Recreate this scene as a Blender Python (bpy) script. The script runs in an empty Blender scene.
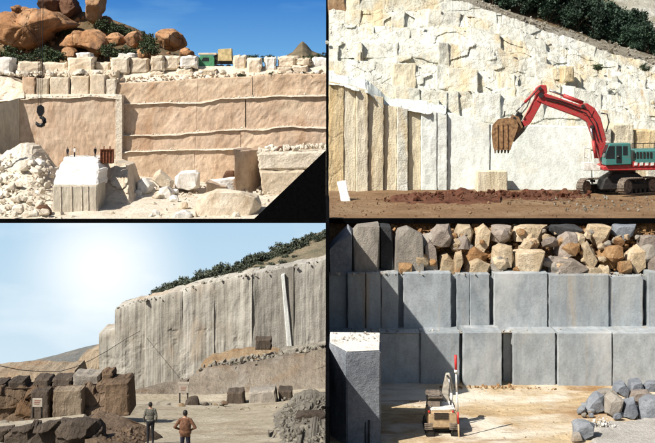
import bpy, bmesh, math, random
import numpy as np
from mathutils import Vector, Matrix

# ------------------------------------------------------------------ camera, sky, sun, exposure
F, CX, CY = 1200.0, 327.5, 100.0            # focal length and eye level in units of a 655 px wide frame
scene = bpy.context.scene
COL = scene.collection
cam_data = bpy.data.cameras.new('camera')
cam = bpy.data.objects.new('camera', cam_data); COL.objects.link(cam)
cam.location = (0, 0, 0); cam.rotation_euler = (math.radians(90), 0, 0)
cam_data.sensor_width = 36.0
cam_data.lens = 36.0 * F / 655.0
cam_data.shift_y = -(221.5 - CY) / 655.0
cam_data.clip_end = 6000
scene.camera = cam

SUN_AZ, SUN_EL = math.radians(54), math.radians(46)   # left of the viewer, behind his shoulder
world = bpy.data.worlds.new('World'); scene.world = world; world.use_nodes = True
wn = world.node_tree.nodes; bg = wn['Background']
sky_node = wn.new('ShaderNodeTexSky'); sky_node.sky_type = 'NISHITA'; sky_node.sun_disc = False
sky_node.sun_elevation = SUN_EL; sky_node.sun_rotation = math.pi + SUN_AZ
sky_node.dust_density = 1.5
world.node_tree.links.new(sky_node.outputs[0], bg.inputs[0]); bg.inputs[1].default_value = 0.055
sun_data = bpy.data.lights.new('sun', 'SUN'); sun_data.energy = 5.0; sun_data.angle = math.radians(0.6)
sun_data.color = (1.0, 0.94, 0.85)
sun = bpy.data.objects.new('sun', sun_data); COL.objects.link(sun)
SDIR = Vector((-math.sin(SUN_AZ)*math.cos(SUN_EL), -math.cos(SUN_AZ)*math.cos(SUN_EL), math.sin(SUN_EL)))
sun.rotation_euler = SDIR.to_track_quat('Z', 'Y').to_euler(); sun.location = (-40, -20, 60)
vs = scene.view_settings
vs.view_transform = 'Standard'; vs.look = 'None'; vs.exposure = 0.5; vs.gamma = 1.0; vs.use_curve_mapping = False

# ------------------------------------------------------------------ helpers
def W(px, py, Y):
    return ((px - CX) / F * Y, Y, -(py - CY) / F * Y)

def hash3(i, j, k, s):
    n = (i.astype(np.int64) * 374761393 + j.astype(np.int64) * 668265263 + k.astype(np.int64) * 2147483647 + s * 974711) & 0x7fffffff
    n = ((n ^ (n >> 13)) * 1274126177) & 0x7fffffff
    n = ((n ^ (n >> 15)) * 1103515245 + 12345) & 0x7fffffff
    return (n ^ (n >> 11)) / float(0x7fffffff)

def vnoise(p, s=0):
    f = np.floor(p); t = p - f; t = t * t * (3 - 2 * t); f = f.astype(np.int64); r = 0
    for a in (0, 1):
        for b in (0, 1):
            for c in (0, 1):
                w = (t[:, 0] if a else 1 - t[:, 0]) * (t[:, 1] if b else 1 - t[:, 1]) * (t[:, 2] if c else 1 - t[:, 2])
                r = r + w * hash3(f[:, 0] + a, f[:, 1] + b, f[:, 2] + c, s)
    return r * 2 - 1

def fbm(p, s=0, o=4, g=0.55):
    p = np.asarray(p, float); r = 0; a = 1; t = 0
    for i in range(o):
        r = r + a * vnoise(p * (2.03 ** i) + 17.3 * i, s + i); t += a; a *= g
    return r / t

def pl(line):
    xs = [q[0] for q in line]; ys = [q[1] for q in line]
    return lambda x: np.interp(x, xs, ys)

def finish(name, V, faces, mat, parent=None, smooth=False, mats=None, midx=None):
    V = np.asarray(V, float)
    lo, hi = V.min(0), V.max(0)
    org = np.array([(lo[0]+hi[0])/2, (lo[1]+hi[1])/2, lo[2]])
    me = bpy.data.meshes.new(name)
    me.from_pydata((V - org).tolist(), [], faces); me.update()
    for m in (mats or [mat]): me.materials.append(m)
    if midx is not None: me.polygons.foreach_set('material_index', midx)
    if smooth: me.polygons.foreach_set('use_smooth', [True] * len(me.polygons))
    ob = bpy.data.objects.new(name, me); COL.objects.link(ob)
    ob.location = org
    if parent is not None:
        ob.parent = parent; ob.location = Vector(org) - wloc(parent)
    return ob

def wloc(o):
    v = Vector(o.location)
    while o.parent: o = o.parent; v = v + Vector(o.location)
    return v

def T(o, label, cat, group=None):
    o['label'] = label; o['category'] = cat
    if group: o['group'] = group
    return o

def S(o, kind='structure'):
    o['kind'] = kind; return o

def empty(name, loc, label, cat, group=None):
    o = bpy.data.objects.new(name, None); COL.objects.link(o); o.location = loc; o.empty_display_size = .3
    return T(o, label, cat, group)

def fix_normals(ob):
    bm = bmesh.new(); bm.from_mesh(ob.data); bmesh.ops.recalc_face_normals(bm, faces=bm.faces); bm.to_mesh(ob.data); bm.free()

def sheet(name, x0, x1, top, bot, Yb, Yt, D, mat, nx=60, nz=20, amp=.1, freq=.5, seed=0, parent=None, prof=None, disp=None, edge=0.0, smooth=False, rough_top=0.0, parallel=False):
    """solid with a modelled front: spans px x0..x1 between two lines, depth Yb at the bottom, Yt at the top, body D deep."""
    tf = pl(top) if isinstance(top, list) else (lambda x: np.full_like(x, top))
    bf = pl(bot) if isinstance(bot, list) else (lambda x: np.full_like(x, bot))
    yb = pl(Yb) if isinstance(Yb, list) else (lambda x: np.full_like(x, Yb))
    yt = pl(Yt) if isinstance(Yt, list) else (lambda x: np.full_like(x, Yt))
    u = np.linspace(x0, x1, nx); v = np.linspace(0, 1, nz)
    U, Vv = np.meshgrid(u, v)                       # rows bottom..top
    U = U.ravel(); Vv = Vv.ravel()
    t_ = tf(U)
    if rough_top: t_ = t_ + rough_top * fbm(np.stack([U * .15, U * 0, U * 0 + seed], 1), seed, 4)
    P = bf(U) + (t_ - bf(U)) * Vv
    k = prof(Vv) if prof else Vv
    Y = yb(U) + (yt(U) - yb(U)) * k
    X = (U - CX) / F * Y; Z = -(P - CY) / F * Y
    q = np.stack([X, Y, Z], 1) * freq
    d = amp * fbm(q + seed * 7.7, seed, 5)
    if disp: d = d + disp(U, P, X, Z, Vv)
    if edge:
        d = d + edge * (np.clip((Vv - .93) / .07, 0, 1) ** 2)
    Y2 = Y + d
    V = np.stack([X, Y2, Z + (0 if parallel else 0.35 * d * (Vv < .999))], 1)
    faces = []
    for j in range(nz - 1):
        for i in range(nx - 1):
            a = j * nx + i
            faces.append((a, a + 1, a + nx + 1, a + nx))
    n = nx * nz
    ring_t = [(nz - 1) * nx + i for i in range(nx)]; ring_b = list(range(nx))
    bt = V[ring_t] + [0, D, 0]; bb = V[ring_b].copy(); bb[:, 1] = np.maximum(bb[:, 1], bt[:, 1]); bb[:, 2] = np.minimum(bb[:, 2], bt[:, 2] - .5)
    lo = min(bb[:, 2].min(), V[:, 2].min()); 
    V = np.vstack([V, bt, bb])
    for i in range(nx - 1):
        faces.append((ring_t[i], ring_t[i + 1], n + i + 1, n + i))
        faces.append((n + i, n + i + 1, n + nx + i + 1, n + nx + i))
        faces.append((ring_b[i + 1], ring_b[i], n + nx + i, n + nx + i + 1))
    L = [j * nx for j in range(nz)]; R = [j * nx + nx - 1 for j in range(nz)]
    faces.append(tuple([n, n + nx] + L)); faces.append(tuple([n + nx + nx - 1, n + nx - 1] + R[::-1]))
    o = finish(name, V, faces, mat, parent, smooth)
    return o

def fracture(x0, x1, y0, y1, cw, chh, seed, off=.35, tilt=.02, crack=.12, slant=.25, warp=1.2):
    """relief of a fractured rock face: every cell of stone sits at its own depth and tilt, with open cracks between"""
    r = np.random.RandomState(seed); n = max(6, int((x1 - x0) * (y1 - y0) / (cw * chh)))
    sx = r.uniform(x0 - cw, x1 + cw, n); sy = r.uniform(y0 - chh, y1 + chh, n); so = r.uniform(-off, off, n); tx = r.normal(0, tilt, n); ty = r.normal(0, tilt, n)
    def f(U, P, X, Z, v):
        w1 = np.stack([U * .05, P * .05, U * 0], 1); U2 = U + 5 * warp * fbm(w1, seed, 3) ; P2 = P + 4 * warp * fbm(w1 + 40, seed + 3, 3)
        out = np.zeros(len(U))
        for s0 in range(0, len(U), 4000):
            u = U2[s0:s0+4000, None]; p = P2[s0:s0+4000, None]
            dx = (u - sx + slant * (p - sy)) / cw; dy = (p - sy) / chh
            d = np.maximum(np.abs(dx), np.abs(dy)) * .9 + .1 * np.hypot(dx, dy)
            k2 = np.argpartition(d, 1, axis=1)[:, :2]; ar = np.arange(len(u))
            da, db = d[ar, k2[:, 0]], d[ar, k2[:, 1]]; sw = da > db; k1 = np.where(sw, k2[:, 1], k2[:, 0])
            g = np.abs(da - db)
            uu = u[:, 0] - sx[k1]; ppx = p[:, 0] - sy[k1]
            out[s0:s0+4000] = so[k1] + tx[k1] * uu + ty[k1] * ppx + crack * np.clip(1 - g / .10, 0, 1)
        return out
    return f

def slab(name, box, Y, D, mat, parent=None, amp=.03, n=(5, 5), seed=0, ch=.06, freq=1.2, skew=0.0):
    """a cut block: front face from px box (x0,y0,x1,y1) or 4 corners TL,TR,BR,BL, chipped chamfered edges, body D deep."""
    if len(box) == 4 and not hasattr(box[0], '__len__'):
        x0, y0, x1, y1 = box; c = [(x0, y0), (x1, y0), (x1, y1), (x0, y1)]
    else: c = list(box)
    Ys = list(Y) if hasattr(Y, '__len__') else [Y] * 4
    c = [np.array(W(p[0], p[1], yy)) for p, yy in zip(c, Ys)]
    w = np.linalg.norm(c[1] - c[0]) + 1e-6; h = np.linalg.norm(c[3] - c[0]) + 1e-6
    def par(m, L):
        e = min(ch * 1.2 / L, .2)
        return np.concatenate([[0], np.linspace(e, 1 - e, m), [1]])
    us, vs_ = par(n[0], w), par(n[1], h)
    nx, nz = len(us), len(vs_)
    U, Vv = np.meshgrid(us, vs_); U = U.ravel()[:, None]; Vv = Vv.ravel()[:, None]     # v 0 top .. 1 bottom
    P = (1 - Vv) * ((1 - U) * c[0] + U * c[1]) + Vv * ((1 - U) * c[3] + U * c[2])
    rs = np.random.RandomState(seed)
    onb = ((U < 1e-9) | (U > 1 - 1e-9) | (Vv < 1e-9) | (Vv > 1 - 1e-9)).ravel()
    d = amp * fbm(P * freq + seed * 3.1, seed, 3)
    d = d + np.where(onb, ch * (.5 + rs.rand(len(d))), 0)
    P2 = P.copy(); P2[:, 1] += d
    jit = (rs.rand(len(P), 2) - .5) * ch * .9 * onb[:, None]
    P2[:, 0] += jit[:, 0]; P2[:, 2] += jit[:, 1]
    faces = []
    for j in range(nz - 1):
        for i in range(nx - 1):
            a = j * nx + i
            faces.append((a + nx, a + nx + 1, a + 1, a))
    ring = list(range(nx)) + [j * nx + nx - 1 for j in range(1, nz)] + [(nz - 1) * nx + i for i in range(nx - 2, -1, -1)] + [j * nx for j in range(nz - 2, 0, -1)]
    back = P2[ring].copy(); back[:, 1] = P[ring][:, 1] + D; back[:, 0] += skew * D
    m = len(P2); V = np.vstack([P2, back]); k = len(ring)
    for i in range(k):
        a, b = ring[i], ring[(i + 1) % k]
        faces.append((a, b, m + (i + 1) % k, m + i))
    faces.append(tuple(m + i for i in range(k)))
    return finish(name, V, faces, mat, parent)

def hull_mesh(pts, bev=0.0, rough=0.0, cuts=2):
    bm = bmesh.new()
    for p in pts: bm.verts.new(p)
    r = bmesh.ops.convex_hull(bm, input=bm.verts)
    bmesh.ops.delete(bm, geom=[g for g in r['geom_interior'] if isinstance(g, bmesh.types.BMVert)], context='VERTS')
    bmesh.ops.dissolve_limit(bm, angle_limit=math.radians(7), verts=bm.verts, edges=bm.edges)
    if bev:
        try: bmesh.ops.bevel(bm, geom=list(bm.edges), offset=bev, segments=1, affect='EDGES', clamp_overlap=True)
        except Exception: pass
    if rough:
        bmesh.ops.triangulate(bm, faces=bm.faces)
        bmesh.ops.subdivide_edges(bm, edges=list(bm.edges), cuts=cuts, use_grid_fill=True, smooth=0)
        bm.normal_update(); C = np.array([v.co[:] for v in bm.verts]); ext = C.max(0) - C.min(0); sz = float(np.sort(ext)[1])
        nz = fbm(C * (2.6 / sz), 7, 4, .65) * rough * sz
        for v, q in zip(bm.verts, nz): v.co += v.normal * float(q)
    bmesh.ops.recalc_face_normals(bm, faces=bm.faces)
    V = [tuple(v.co) for v in bm.verts]; bm.verts.index_update()
    Fc = [tuple(v.index for v in f.verts) for f in bm.faces]; bm.free()
    return V, Fc

def hull(name, outline, Y, D, mat, parent=None, seed=0, inset=.22, bev=.04, rough=.06):
    """angular stone whose silhouette is the given px outline; front and back faces inset."""
    rs = random.Random(seed); cx = sum(p[0] for p in outline) / len(outline); cy = sum(p[1] for p in outline) / len(outline)
    lo = max(p[1] for p in outline)
    pts = []
    for (x, y) in outline:
        for (dy, k) in ((0, 1 - inset * rs.uniform(0, 1.9)), (D * rs.uniform(.15, .6), 1.0), (D, 1 - inset * rs.uniform(0, 1.9))):
            bx, by = cx + (x - cx) * k, cy + (y - cy) * k
            if y > lo - 1.5: by = y
            p = W(bx, by, Y + D * .35)
            pts.append((p[0], Y + dy + rs.uniform(-.06, .06) * D, p[2]))
    V, Fc = hull_mesh(pts, bev, rough, 2)
    return finish(name, V, Fc, mat, parent)

def stone_mesh(w, d, h, rs, blocky=.5, npt=26):
    """one angular stone standing on z=0 (verts, faces)"""
    pts = []
    for _ in range(npt):
        v = Vector((rs.gauss(0, 1), rs.gauss(0, 1), rs.gauss(0, 1))).normalized()
        m = max(abs(v.x), abs(v.y), abs(v.z)); s = (1 - blocky) + blocky / m
        s *= rs.uniform(.88, 1.0)
        pts.append((v.x * s * w / 2, v.y * s * d / 2, v.z * s * h / 2))
    rot = Matrix.Rotation(rs.uniform(-.35, .35), 3, 'Y') @ Matrix.Rotation(rs.uniform(-.35, .35), 3, 'X')
    pts = [rot @ Vector(p) for p in pts]
    z0 = min(p.z for p in pts); z1 = max(p.z for p in pts)
    pts = [Vector((p.x, p.y, max(0, (p.z - z0) / (z1 - z0) * h * 1.08 - h * .08))) for p in pts]
    return pts

def stone(name, px, py, w, h, Y, mat, rs, parent=None, blocky=.5, deep=.85, bev=.03):
    """angular loose stone, base at px,py, w x h in px at depth Y"""
    s = Y / F
    b = W(px, py, Y)
    pts = stone_mesh(w * s, w * s * deep, h * s, rs, blocky)
    V, Fc = hull_mesh([(p.x + b[0], p.y + b[1], p.z + b[2]) for p in pts], 0 if w > 7 else bev, .07 if w > 7 else 0, 1)
    return finish(name, V, Fc, mat, parent)

def blob(name, outline, Y, D, mat, parent=None, seed=0, amp=.06, freq=.5, e=.7, nt=84, nph=36, cuts=(.66, .92)):
    """weathered boulder with the given star shaped px silhouette"""
    o = np.array(outline, float); c = o.mean(0)
    th = np.arctan2(o[:, 1] - c[1], o[:, 0] - c[0]); r = np.hypot(o[:, 0] - c[0], o[:, 1] - c[1])
    idx = np.argsort(th); th, r = th[idx], r[idx]
    t = np.linspace(-math.pi, math.pi, nt, endpoint=False)
    rr = np.interp(t, np.concatenate([th - 2*math.pi, th, th + 2*math.pi]), np.tile(r, 3))
    ph = np.linspace(-math.pi/2, math.pi/2, nph)[1:-1]
    V = []
    for p in ph:
        cr = abs(math.cos(p)) ** e; dp = math.copysign(abs(math.sin(p)) ** e, p)
        for a, q in zip(t, rr):
            x, y = c[0] + q * cr * math.cos(a), c[1] + q * cr * math.sin(a)
            w = W(x, y, Y + D/2); V.append((w[0], Y + D/2 + dp * D/2, w[2]))
    m = len(ph); faces = []
    for j in range(m - 1):
        for i in range(nt):
            a, b = j*nt + i, j*nt + (i+1) % nt
            faces.append((a, b, b + nt, a + nt))
    w = W(c[0], c[1], Y + D/2); V.append((w[0], Y, w[2])); V.append((w[0], Y + D, w[2]))
    k = m * nt
    for i in range(nt):
        faces.append(((i+1) % nt, i, k)); faces.append(((m-1)*nt + i, (m-1)*nt + (i+1) % nt, k + 1))
    V = np.array(V); cc = V.mean(0)
    ext = (V.max(0) - V.min(0)) / 2; Q = (V - cc) / ext; r0 = np.random.RandomState(seed + 100)
    for _ in range(13):                      # flat fracture faces
        nn = r0.normal(0, 1, 3); nn[1] = -abs(nn[1]) * .8; nn /= np.linalg.norm(nn); dd = Q @ nn; cut = r0.uniform(*cuts)
        Q = Q - np.clip(dd - cut, 0, None)[:, None] * nn * .92
    V = cc + Q * ext; dirn = V - cc; L = np.linalg.norm(dirn, axis=1, keepdims=True) + 1e-6
    size = L.mean()
    n = fbm(V * freq + seed * 5.3, seed, 6, .5)
    rid = 1 - np.abs(fbm(V * freq * .8 + seed * 2.1 + 50, seed + 9, 3)) * 2.2
    rid2 = 1 - np.abs(fbm(V * freq * 2.1 + seed * 1.1 + 90, seed + 19, 3)) * 2.4
    V = V + dirn / L * (n * amp * size - np.clip(rid - .7, 0, 1) * amp * size * 2.4 - np.clip(rid2 - .75, 0, 1) * amp * size * 1.2)[:, None]
    return finish(name, V, faces, mat, parent, smooth=True)

def scatter(name, places, size, mat, seed, label=None, parent=None, blocky=.4):
    """uncountable chips of stone: real geometry joined in one mesh. places: list of (x,y,z)"""
    rs = random.Random(seed); lib = []
    for _ in range(10):
        pts = stone_mesh(1, rs.uniform(.6, 1), rs.uniform(.5, .9), rs, blocky, 12)
        lib.append(hull_mesh(pts, 0))
    V, Fc = [], []
    for (x, y, z) in places:
        v, f = rs.choice(lib); s = rs.uniform(*size) * (1 if rs.random() < .85 else 1.7); a = rs.uniform(0, 6.28); ca, sa = math.cos(a), math.sin(a)
        b = len(V)
        V += [(x + s*(p[0]*ca - p[1]*sa), y + s*(p[0]*sa + p[1]*ca), z + s*p[2] - .25*s) for p in v]
        Fc += [tuple(b + i for i in ff) for ff in f]
    o = finish(name, V, Fc, mat, parent); o['kind'] = 'stuff'
    if label: o['label'] = label
    return o

def on_line(n, line, Y, rs, jy=1.0, jp=1.0):
    f = pl(line); x0, x1 = line[0][0], line[-1][0]; out = []
    for _ in range(n):
        px = rs.uniform(x0, x1); out.append(W(px, float(f(px)) + rs.uniform(-jp, jp), Y + rs.uniform(-jy, jy)))
    return out

def prism(name, outline, Y0, Y1, mat, parent=None, bev=.03, seg=1):
    """px outline (any simple polygon) given real thickness from depth Y0 to Y1, bevelled"""
    Ym = (Y0 + Y1) / 2
    bm = bmesh.new()
    vs2 = [bm.verts.new((W(x, y, Ym)[0], Y0, W(x, y, Ym)[2])) for x, y in outline]
    f = bm.faces.new(vs2)
    r = bmesh.ops.extrude_face_region(bm, geom=[f])
    for g in r['geom']:
        if isinstance(g, bmesh.types.BMVert): g.co.y = Y1
    bmesh.ops.recalc_face_normals(bm, faces=bm.faces)
    if bev: bmesh.ops.bevel(bm, geom=list(bm.edges), offset=bev, segments=seg, affect='EDGES', clamp_overlap=True)
    bmesh.ops.triangulate(bm, faces=[f for f in bm.faces if len(f.verts) > 4])
    V = [tuple(v.co) for v in bm.verts]; bm.verts.index_update(); Fc = [tuple(v.index for v in f.verts) for f in bm.faces]; bm.free()
    return finish(name, V, Fc, mat, parent)

def box(name, lo, hi, mat, parent=None, bev=.02, rotz=0.0):
    bm = bmesh.new(); bmesh.ops.create_cube(bm, size=1)
    c = [(a + b) / 2 for a, b in zip(lo, hi)]; s = [b - a for a, b in zip(lo, hi)]
    for v in bm.verts: v.co = Vector((v.co.x * s[0], v.co.y * s[1], v.co.z * s[2]))
    if bev: bmesh.ops.bevel(bm, geom=list(bm.edges), offset=bev, segments=2, affect='EDGES', clamp_overlap=True)
    if rotz: bmesh.ops.rotate(bm, verts=bm.verts, cent=(0, 0, 0), matrix=Matrix.Rotation(rotz, 3, 'Z'))
    V = [tuple(v.co + Vector(c)) for v in bm.verts]; bm.verts.index_update(); Fc = [tuple(v.index for v in f.verts) for f in bm.faces]; bm.free()
    return finish(name, V, Fc, mat, parent)

def tube_data(pts, r, n=8):
    pts = [Vector(p) for p in pts]; rr = r if hasattr(r, '__len__') else [r] * len(pts)
    V, Fc = [], []
    for i, p in enumerate(pts):
        d = (pts[min(i+1, len(pts)-1)] - pts[max(i-1, 0)]).normalized()
        a = d.orthogonal().normalized() if abs(d.z) > .95 else d.cross(Vector((0, 0, 1))).normalized()
        b = d.cross(a)
        for k in range(n):
            t = 2 * math.pi * k / n; V.append(tuple(p + (a * math.cos(t) + b * math.sin(t)) * rr[i]))
    for i in range(len(pts) - 1):
        for k in range(n):
            Fc.append((i*n + k, i*n + (k+1) % n, (i+1)*n + (k+1) % n, (i+1)*n + k))
    Fc.append(tuple(range(n))[::-1]); Fc.append(tuple((len(pts)-1)*n + k for k in range(n)))
    return V, Fc

def tube(name, pts, r, mat, parent=None, n=8):
    V, Fc = tube_data(pts, r, n); return finish(name, V, Fc, mat, parent, smooth=(n > 6))

def merge(parts):
    V, Fc = [], []
    for v, f in parts:
        b = len(V); V += list(v); Fc += [tuple(b + i for i in q) for q in f]
    return V, Fc

# ------------------------------------------------------------------ materials
def _n(nt, t, **kw):
    x = nt.nodes.new(t)
    for k, v in kw.items(): setattr(x, k, v)
    return x

def plain(name, col, rough=.6, metal=0.0, wear=.15, sc=6, bump=.1, dirt=None, spec=.4):
    m = bpy.data.materials.new(name); m.use_nodes = True; nt = m.node_tree; b = nt.nodes['Principled BSDF']; L = nt.links.new
    tc = _n(nt, 'ShaderNodeNewGeometry'); no = _n(nt, 'ShaderNodeTexNoise'); no.inputs['Scale'].default_value = sc; no.inputs['Detail'].default_value = 7
    L(tc.outputs['Position'], no.inputs['Vector'])
    r = _n(nt, 'ShaderNodeValToRGB'); e = r.color_ramp.elements
    d = dirt or tuple(c * (1 - wear * 2) for c in col)
    e[0].position = .3; e[0].color = (*d, 1); e[1].position = .62; e[1].color = (*[min(1, c * (1 + wear)) for c in col], 1)
    L(no.outputs[0], r.inputs[0]); L(r.outputs[0], b.inputs['Base Color'])
    b.inputs['Roughness'].default_value = rough; b.inputs['Metallic'].default_value = metal; b.inputs['Specular IOR Level'].default_value = spec
    bu = _n(nt, 'ShaderNodeBump'); bu.inputs['Strength'].default_value = bump; bu.inputs['Distance'].default_value = .05
    L(no.outputs[0], bu.inputs['Height']); L(bu.outputs[0], b.inputs['Normal'])
    return m

def rockmat(name, cols, sc=1.0, st=(1, 1, 1), bump=.5, rough=.92, var=.12, stain=None, crack=None, dist=None, contrast=1.0):
    m = bpy.data.materials.new(name); m.use_nodes = True; nt = m.node_tree; b = nt.nodes['Principled BSDF']; L = nt.links.new
    ge = _n(nt, 'ShaderNodeNewGeometry')
    def noise(scale, st_, detail=9, rough_=.62, dis=0.0):
        mp = _n(nt, 'ShaderNodeMapping'); mp.inputs['Scale'].default_value = [scale * s for s in st_]
        L(ge.outputs['Position'], mp.inputs['Vector'])
        no = _n(nt, 'ShaderNodeTexNoise'); no.inputs['Scale'].default_value = 1; no.inputs['Detail'].default_value = detail; no.inputs['Roughness'].default_value = rough_
        no.inputs['Distortion'].default_value = dis
        L(mp.outputs[0], no.inputs['Vector']); return no
    def ramp(src, stops):
        r = _n(nt, 'ShaderNodeValToRGB'); els = r.color_ramp.elements
        while len(els) < len(stops): els.new(.5)
        for el, (p, c) in zip(els, stops): el.position = p; el.color = (*c, 1) if len(c) == 3 else c
        L(src, r.inputs[0]); return r
    def mix(mode, fac, a, bb):
        x = _n(nt, 'ShaderNodeMix', data_type='RGBA', blend_type=mode)
        if isinstance(fac, (int, float)): x.inputs[0].default_value = fac
        else: L(fac, x.inputs[0])
        L(a, x.inputs[6])
        if isinstance(bb, tuple): x.inputs[7].default_value = (*bb, 1)
        else: L(bb, x.inputs[7])
        return x.outputs[2]
    n1 = noise(sc * .35, st, dis=.4)
    k = len(cols); lo, hi = .5 - .2 / contrast, .5 + .2 / contrast
    col = ramp(n1.outputs[0], [(lo + (hi - lo) * i / max(1, k - 1), c) for i, c in enumerate(cols)]).outputs[0]
    n2 = noise(sc * 3.1, st)
    g = ramp(n2.outputs[0], [(.3, (.72, .72, .72)), (.55, (1, 1, 1)), (.75, (1.18, 1.18, 1.18))]).outputs[0]
    col = mix('MULTIPLY', .85, col, g)
    n3 = noise(sc * 14, (1, 1, 1), 6, .7)
    g3 = ramp(n3.outputs[0], [(.34, (.7, .68, .66)), (.5, (1, 1, 1)), (.7, (1.12, 1.12, 1.12))]).outputs[0]
    col = mix('MULTIPLY', .55, col, g3)
    if stain:
        for (scol, ssc, sst, thr, amt) in stain:
            ns = noise(ssc, sst, 8, .6, .3)
            f = ramp(ns.outputs[0], [(thr, (0, 0, 0)), (thr + .12, (amt, amt, amt))]).outputs[0]
            col = mix('MIX', f, col, scol)
    hgt = None
    if crack:
        csc, cst, cw, camt = crack
        mp = _n(nt, 'ShaderNodeMapping'); mp.inputs['Scale'].default_value = [csc * s for s in cst]
        wv = _n(nt, 'ShaderNodeVectorMath', operation='MULTIPLY_ADD')
        nv = noise(csc * 2, (1, 1, 1), 3); L(nv.outputs[1], wv.inputs[0]); wv.inputs[1].default_value = (.35/csc,) * 3; L(ge.outputs['Position'], wv.inputs[2])
        L(wv.outputs[0], mp.inputs['Vector'])
        vo = _n(nt, 'ShaderNodeTexVoronoi', feature='DISTANCE_TO_EDGE'); vo.inputs['Scale'].default_value = 1
        L(mp.outputs[0], vo.inputs['Vector'])
        cr = ramp(vo.outputs[0], [(0, (1 - camt,) * 3), (cw, (1, 1, 1))]).outputs[0]
        col = mix('MULTIPLY', 1.0, col, cr); hgt = cr
    oi = _n(nt, 'ShaderNodeObjectInfo'); mr = _n(nt, 'ShaderNodeMapRange'); mr.inputs[3].default_value = 1 - var; mr.inputs[4].default_value = 1 + var
    L(oi.outputs['Random'], mr.inputs[0])
    hs = _n(nt, 'ShaderNodeHueSaturation'); L(mr.outputs[0], hs.inputs['Value']); L(col, hs.inputs['Color'])
    L(hs.outputs[0], b.inputs['Base Color']); b.inputs['Roughness'].default_value = rough
    try: b.inputs['Specular IOR Level'].default_value = .25
    except KeyError: pass
    dd = dist or .25 / sc
    ad = _n(nt, 'ShaderNodeMath', operation='MULTIPLY_ADD'); L(n3.outputs[0], ad.inputs[0]); ad.inputs[1].default_value = .45; L(n2.outputs[0], ad.inputs[2])
    src = ad.outputs[0]
    if hgt is not None:
        a2 = _n(nt, 'ShaderNodeMath', operation='MULTIPLY_ADD'); L(hgt, a2.inputs[0]); a2.inputs[1].default_value = .5; L(src, a2.inputs[2]); src = a2.outputs[0]
    bu = _n(nt, 'ShaderNodeBump'); bu.inputs['Strength'].default_value = bump; bu.inputs['Distance'].default_value = dd
    L(src, bu.inputs['Height']); L(bu.outputs[0], b.inputs['Normal'])
    return m

def leafmat(name, a, c):
    m = bpy.data.materials.new(name); m.use_nodes = True; nt = m.node_tree; b = nt.nodes['Principled BSDF']; L = nt.links.new
    ge = _n(nt, 'ShaderNodeNewGeometry'); no = _n(nt, 'ShaderNodeTexNoise'); no.inputs['Scale'].default_value = 1.3; no.inputs['Detail'].default_value = 6
    L(ge.outputs['Position'], no.inputs['Vector'])
    r = _n(nt, 'ShaderNodeValToRGB'); e = r.color_ramp.elements; e[0].position = .35; e[0].color = (*a, 1); e[1].position = .66; e[1].color = (*c, 1)
    L(no.outputs[0], r.inputs[0])
    oi = _n(nt, 'ShaderNodeObjectInfo'); mr = _n(nt, 'ShaderNodeMapRange'); mr.inputs[3].default_value = .75; mr.inputs[4].default_value = 1.3; L(oi.outputs['Random'], mr.inputs[0])
    hs = _n(nt, 'ShaderNodeHueSaturation'); L(mr.outputs[0], hs.inputs['Value']); L(r.outputs[0], hs.inputs['Color'])
    L(hs.outputs[0], b.inputs['Base Color']); b.inputs['Roughness'].default_value = .7
    return m

def skymat(name, low, high, z0, z1, cloud, cscale, cthr, glow=None):
    """the sky itself gives light: deeper towards the zenith, thin cloud"""
    m = bpy.data.materials.new(name); m.use_nodes = True; nt = m.node_tree; nt.nodes.clear(); L = nt.links.new
    out = _n(nt, 'ShaderNodeOutputMaterial'); em = _n(nt, 'ShaderNodeEmission'); L(em.outputs[0], out.inputs[0])
    ge = _n(nt, 'ShaderNodeNewGeometry'); sp = _n(nt, 'ShaderNodeSeparateXYZ'); L(ge.outputs['Position'], sp.inputs[0])
    mr = _n(nt, 'ShaderNodeMapRange'); mr.inputs[1].default_value = z0; mr.inputs[2].default_value = z1; L(sp.outputs[2], mr.inputs[0])
    r = _n(nt, 'ShaderNodeValToRGB'); e = r.color_ramp.elements; e[0].color = (*low, 1); e[1].color = (*high, 1); L(mr.outputs[0], r.inputs[0])
    mp = _n(nt, 'ShaderNodeMapping'); mp.inputs['Scale'].default_value = cscale; L(ge.outputs['Position'], mp.inputs[0])
    no = _n(nt, 'ShaderNodeTexNoise'); no.inputs['Scale'].default_value = 1; no.inputs['Detail'].default_value = 6; L(mp.outputs[0], no.inputs['Vector'])
    f = _n(nt, 'ShaderNodeValToRGB'); fe = f.color_ramp.elements; fe[0].position = cthr; fe[0].color = (0, 0, 0, 1); fe[1].position = cthr + .35; fe[1].color = (1, 1, 1, 1)
    L(no.outputs[0], f.inputs[0]); fac = f.outputs[0]
    if glow:
        c, rad = glow
        vd = _n(nt, 'ShaderNodeVectorMath', operation='DISTANCE'); L(ge.outputs['Position'], vd.inputs[0]); vd.inputs[1].default_value = c
        g = _n(nt, 'ShaderNodeMapRange', interpolation_type='SMOOTHSTEP'); g.inputs[1].default_value = rad; g.inputs[2].default_value = 0; g.inputs[3].default_value = 0; g.inputs[4].default_value = 1.0
        L(vd.outputs['Value'], g.inputs[0])
        ad = _n(nt, 'ShaderNodeMath', operation='ADD'); ad.use_clamp = True; L(g.outputs[0], ad.inputs[0]); L(fac, ad.inputs[1]); fac = ad.outputs[0]
    mx = _n(nt, 'ShaderNodeMix', data_type='RGBA'); L(fac, mx.inputs[0]); L(r.outputs[0], mx.inputs[6]); mx.inputs[7].default_value = (*cloud, 1)
    L(mx.outputs[2], em.inputs[0]); em.inputs[1].default_value = 1.0
    return m

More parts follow.
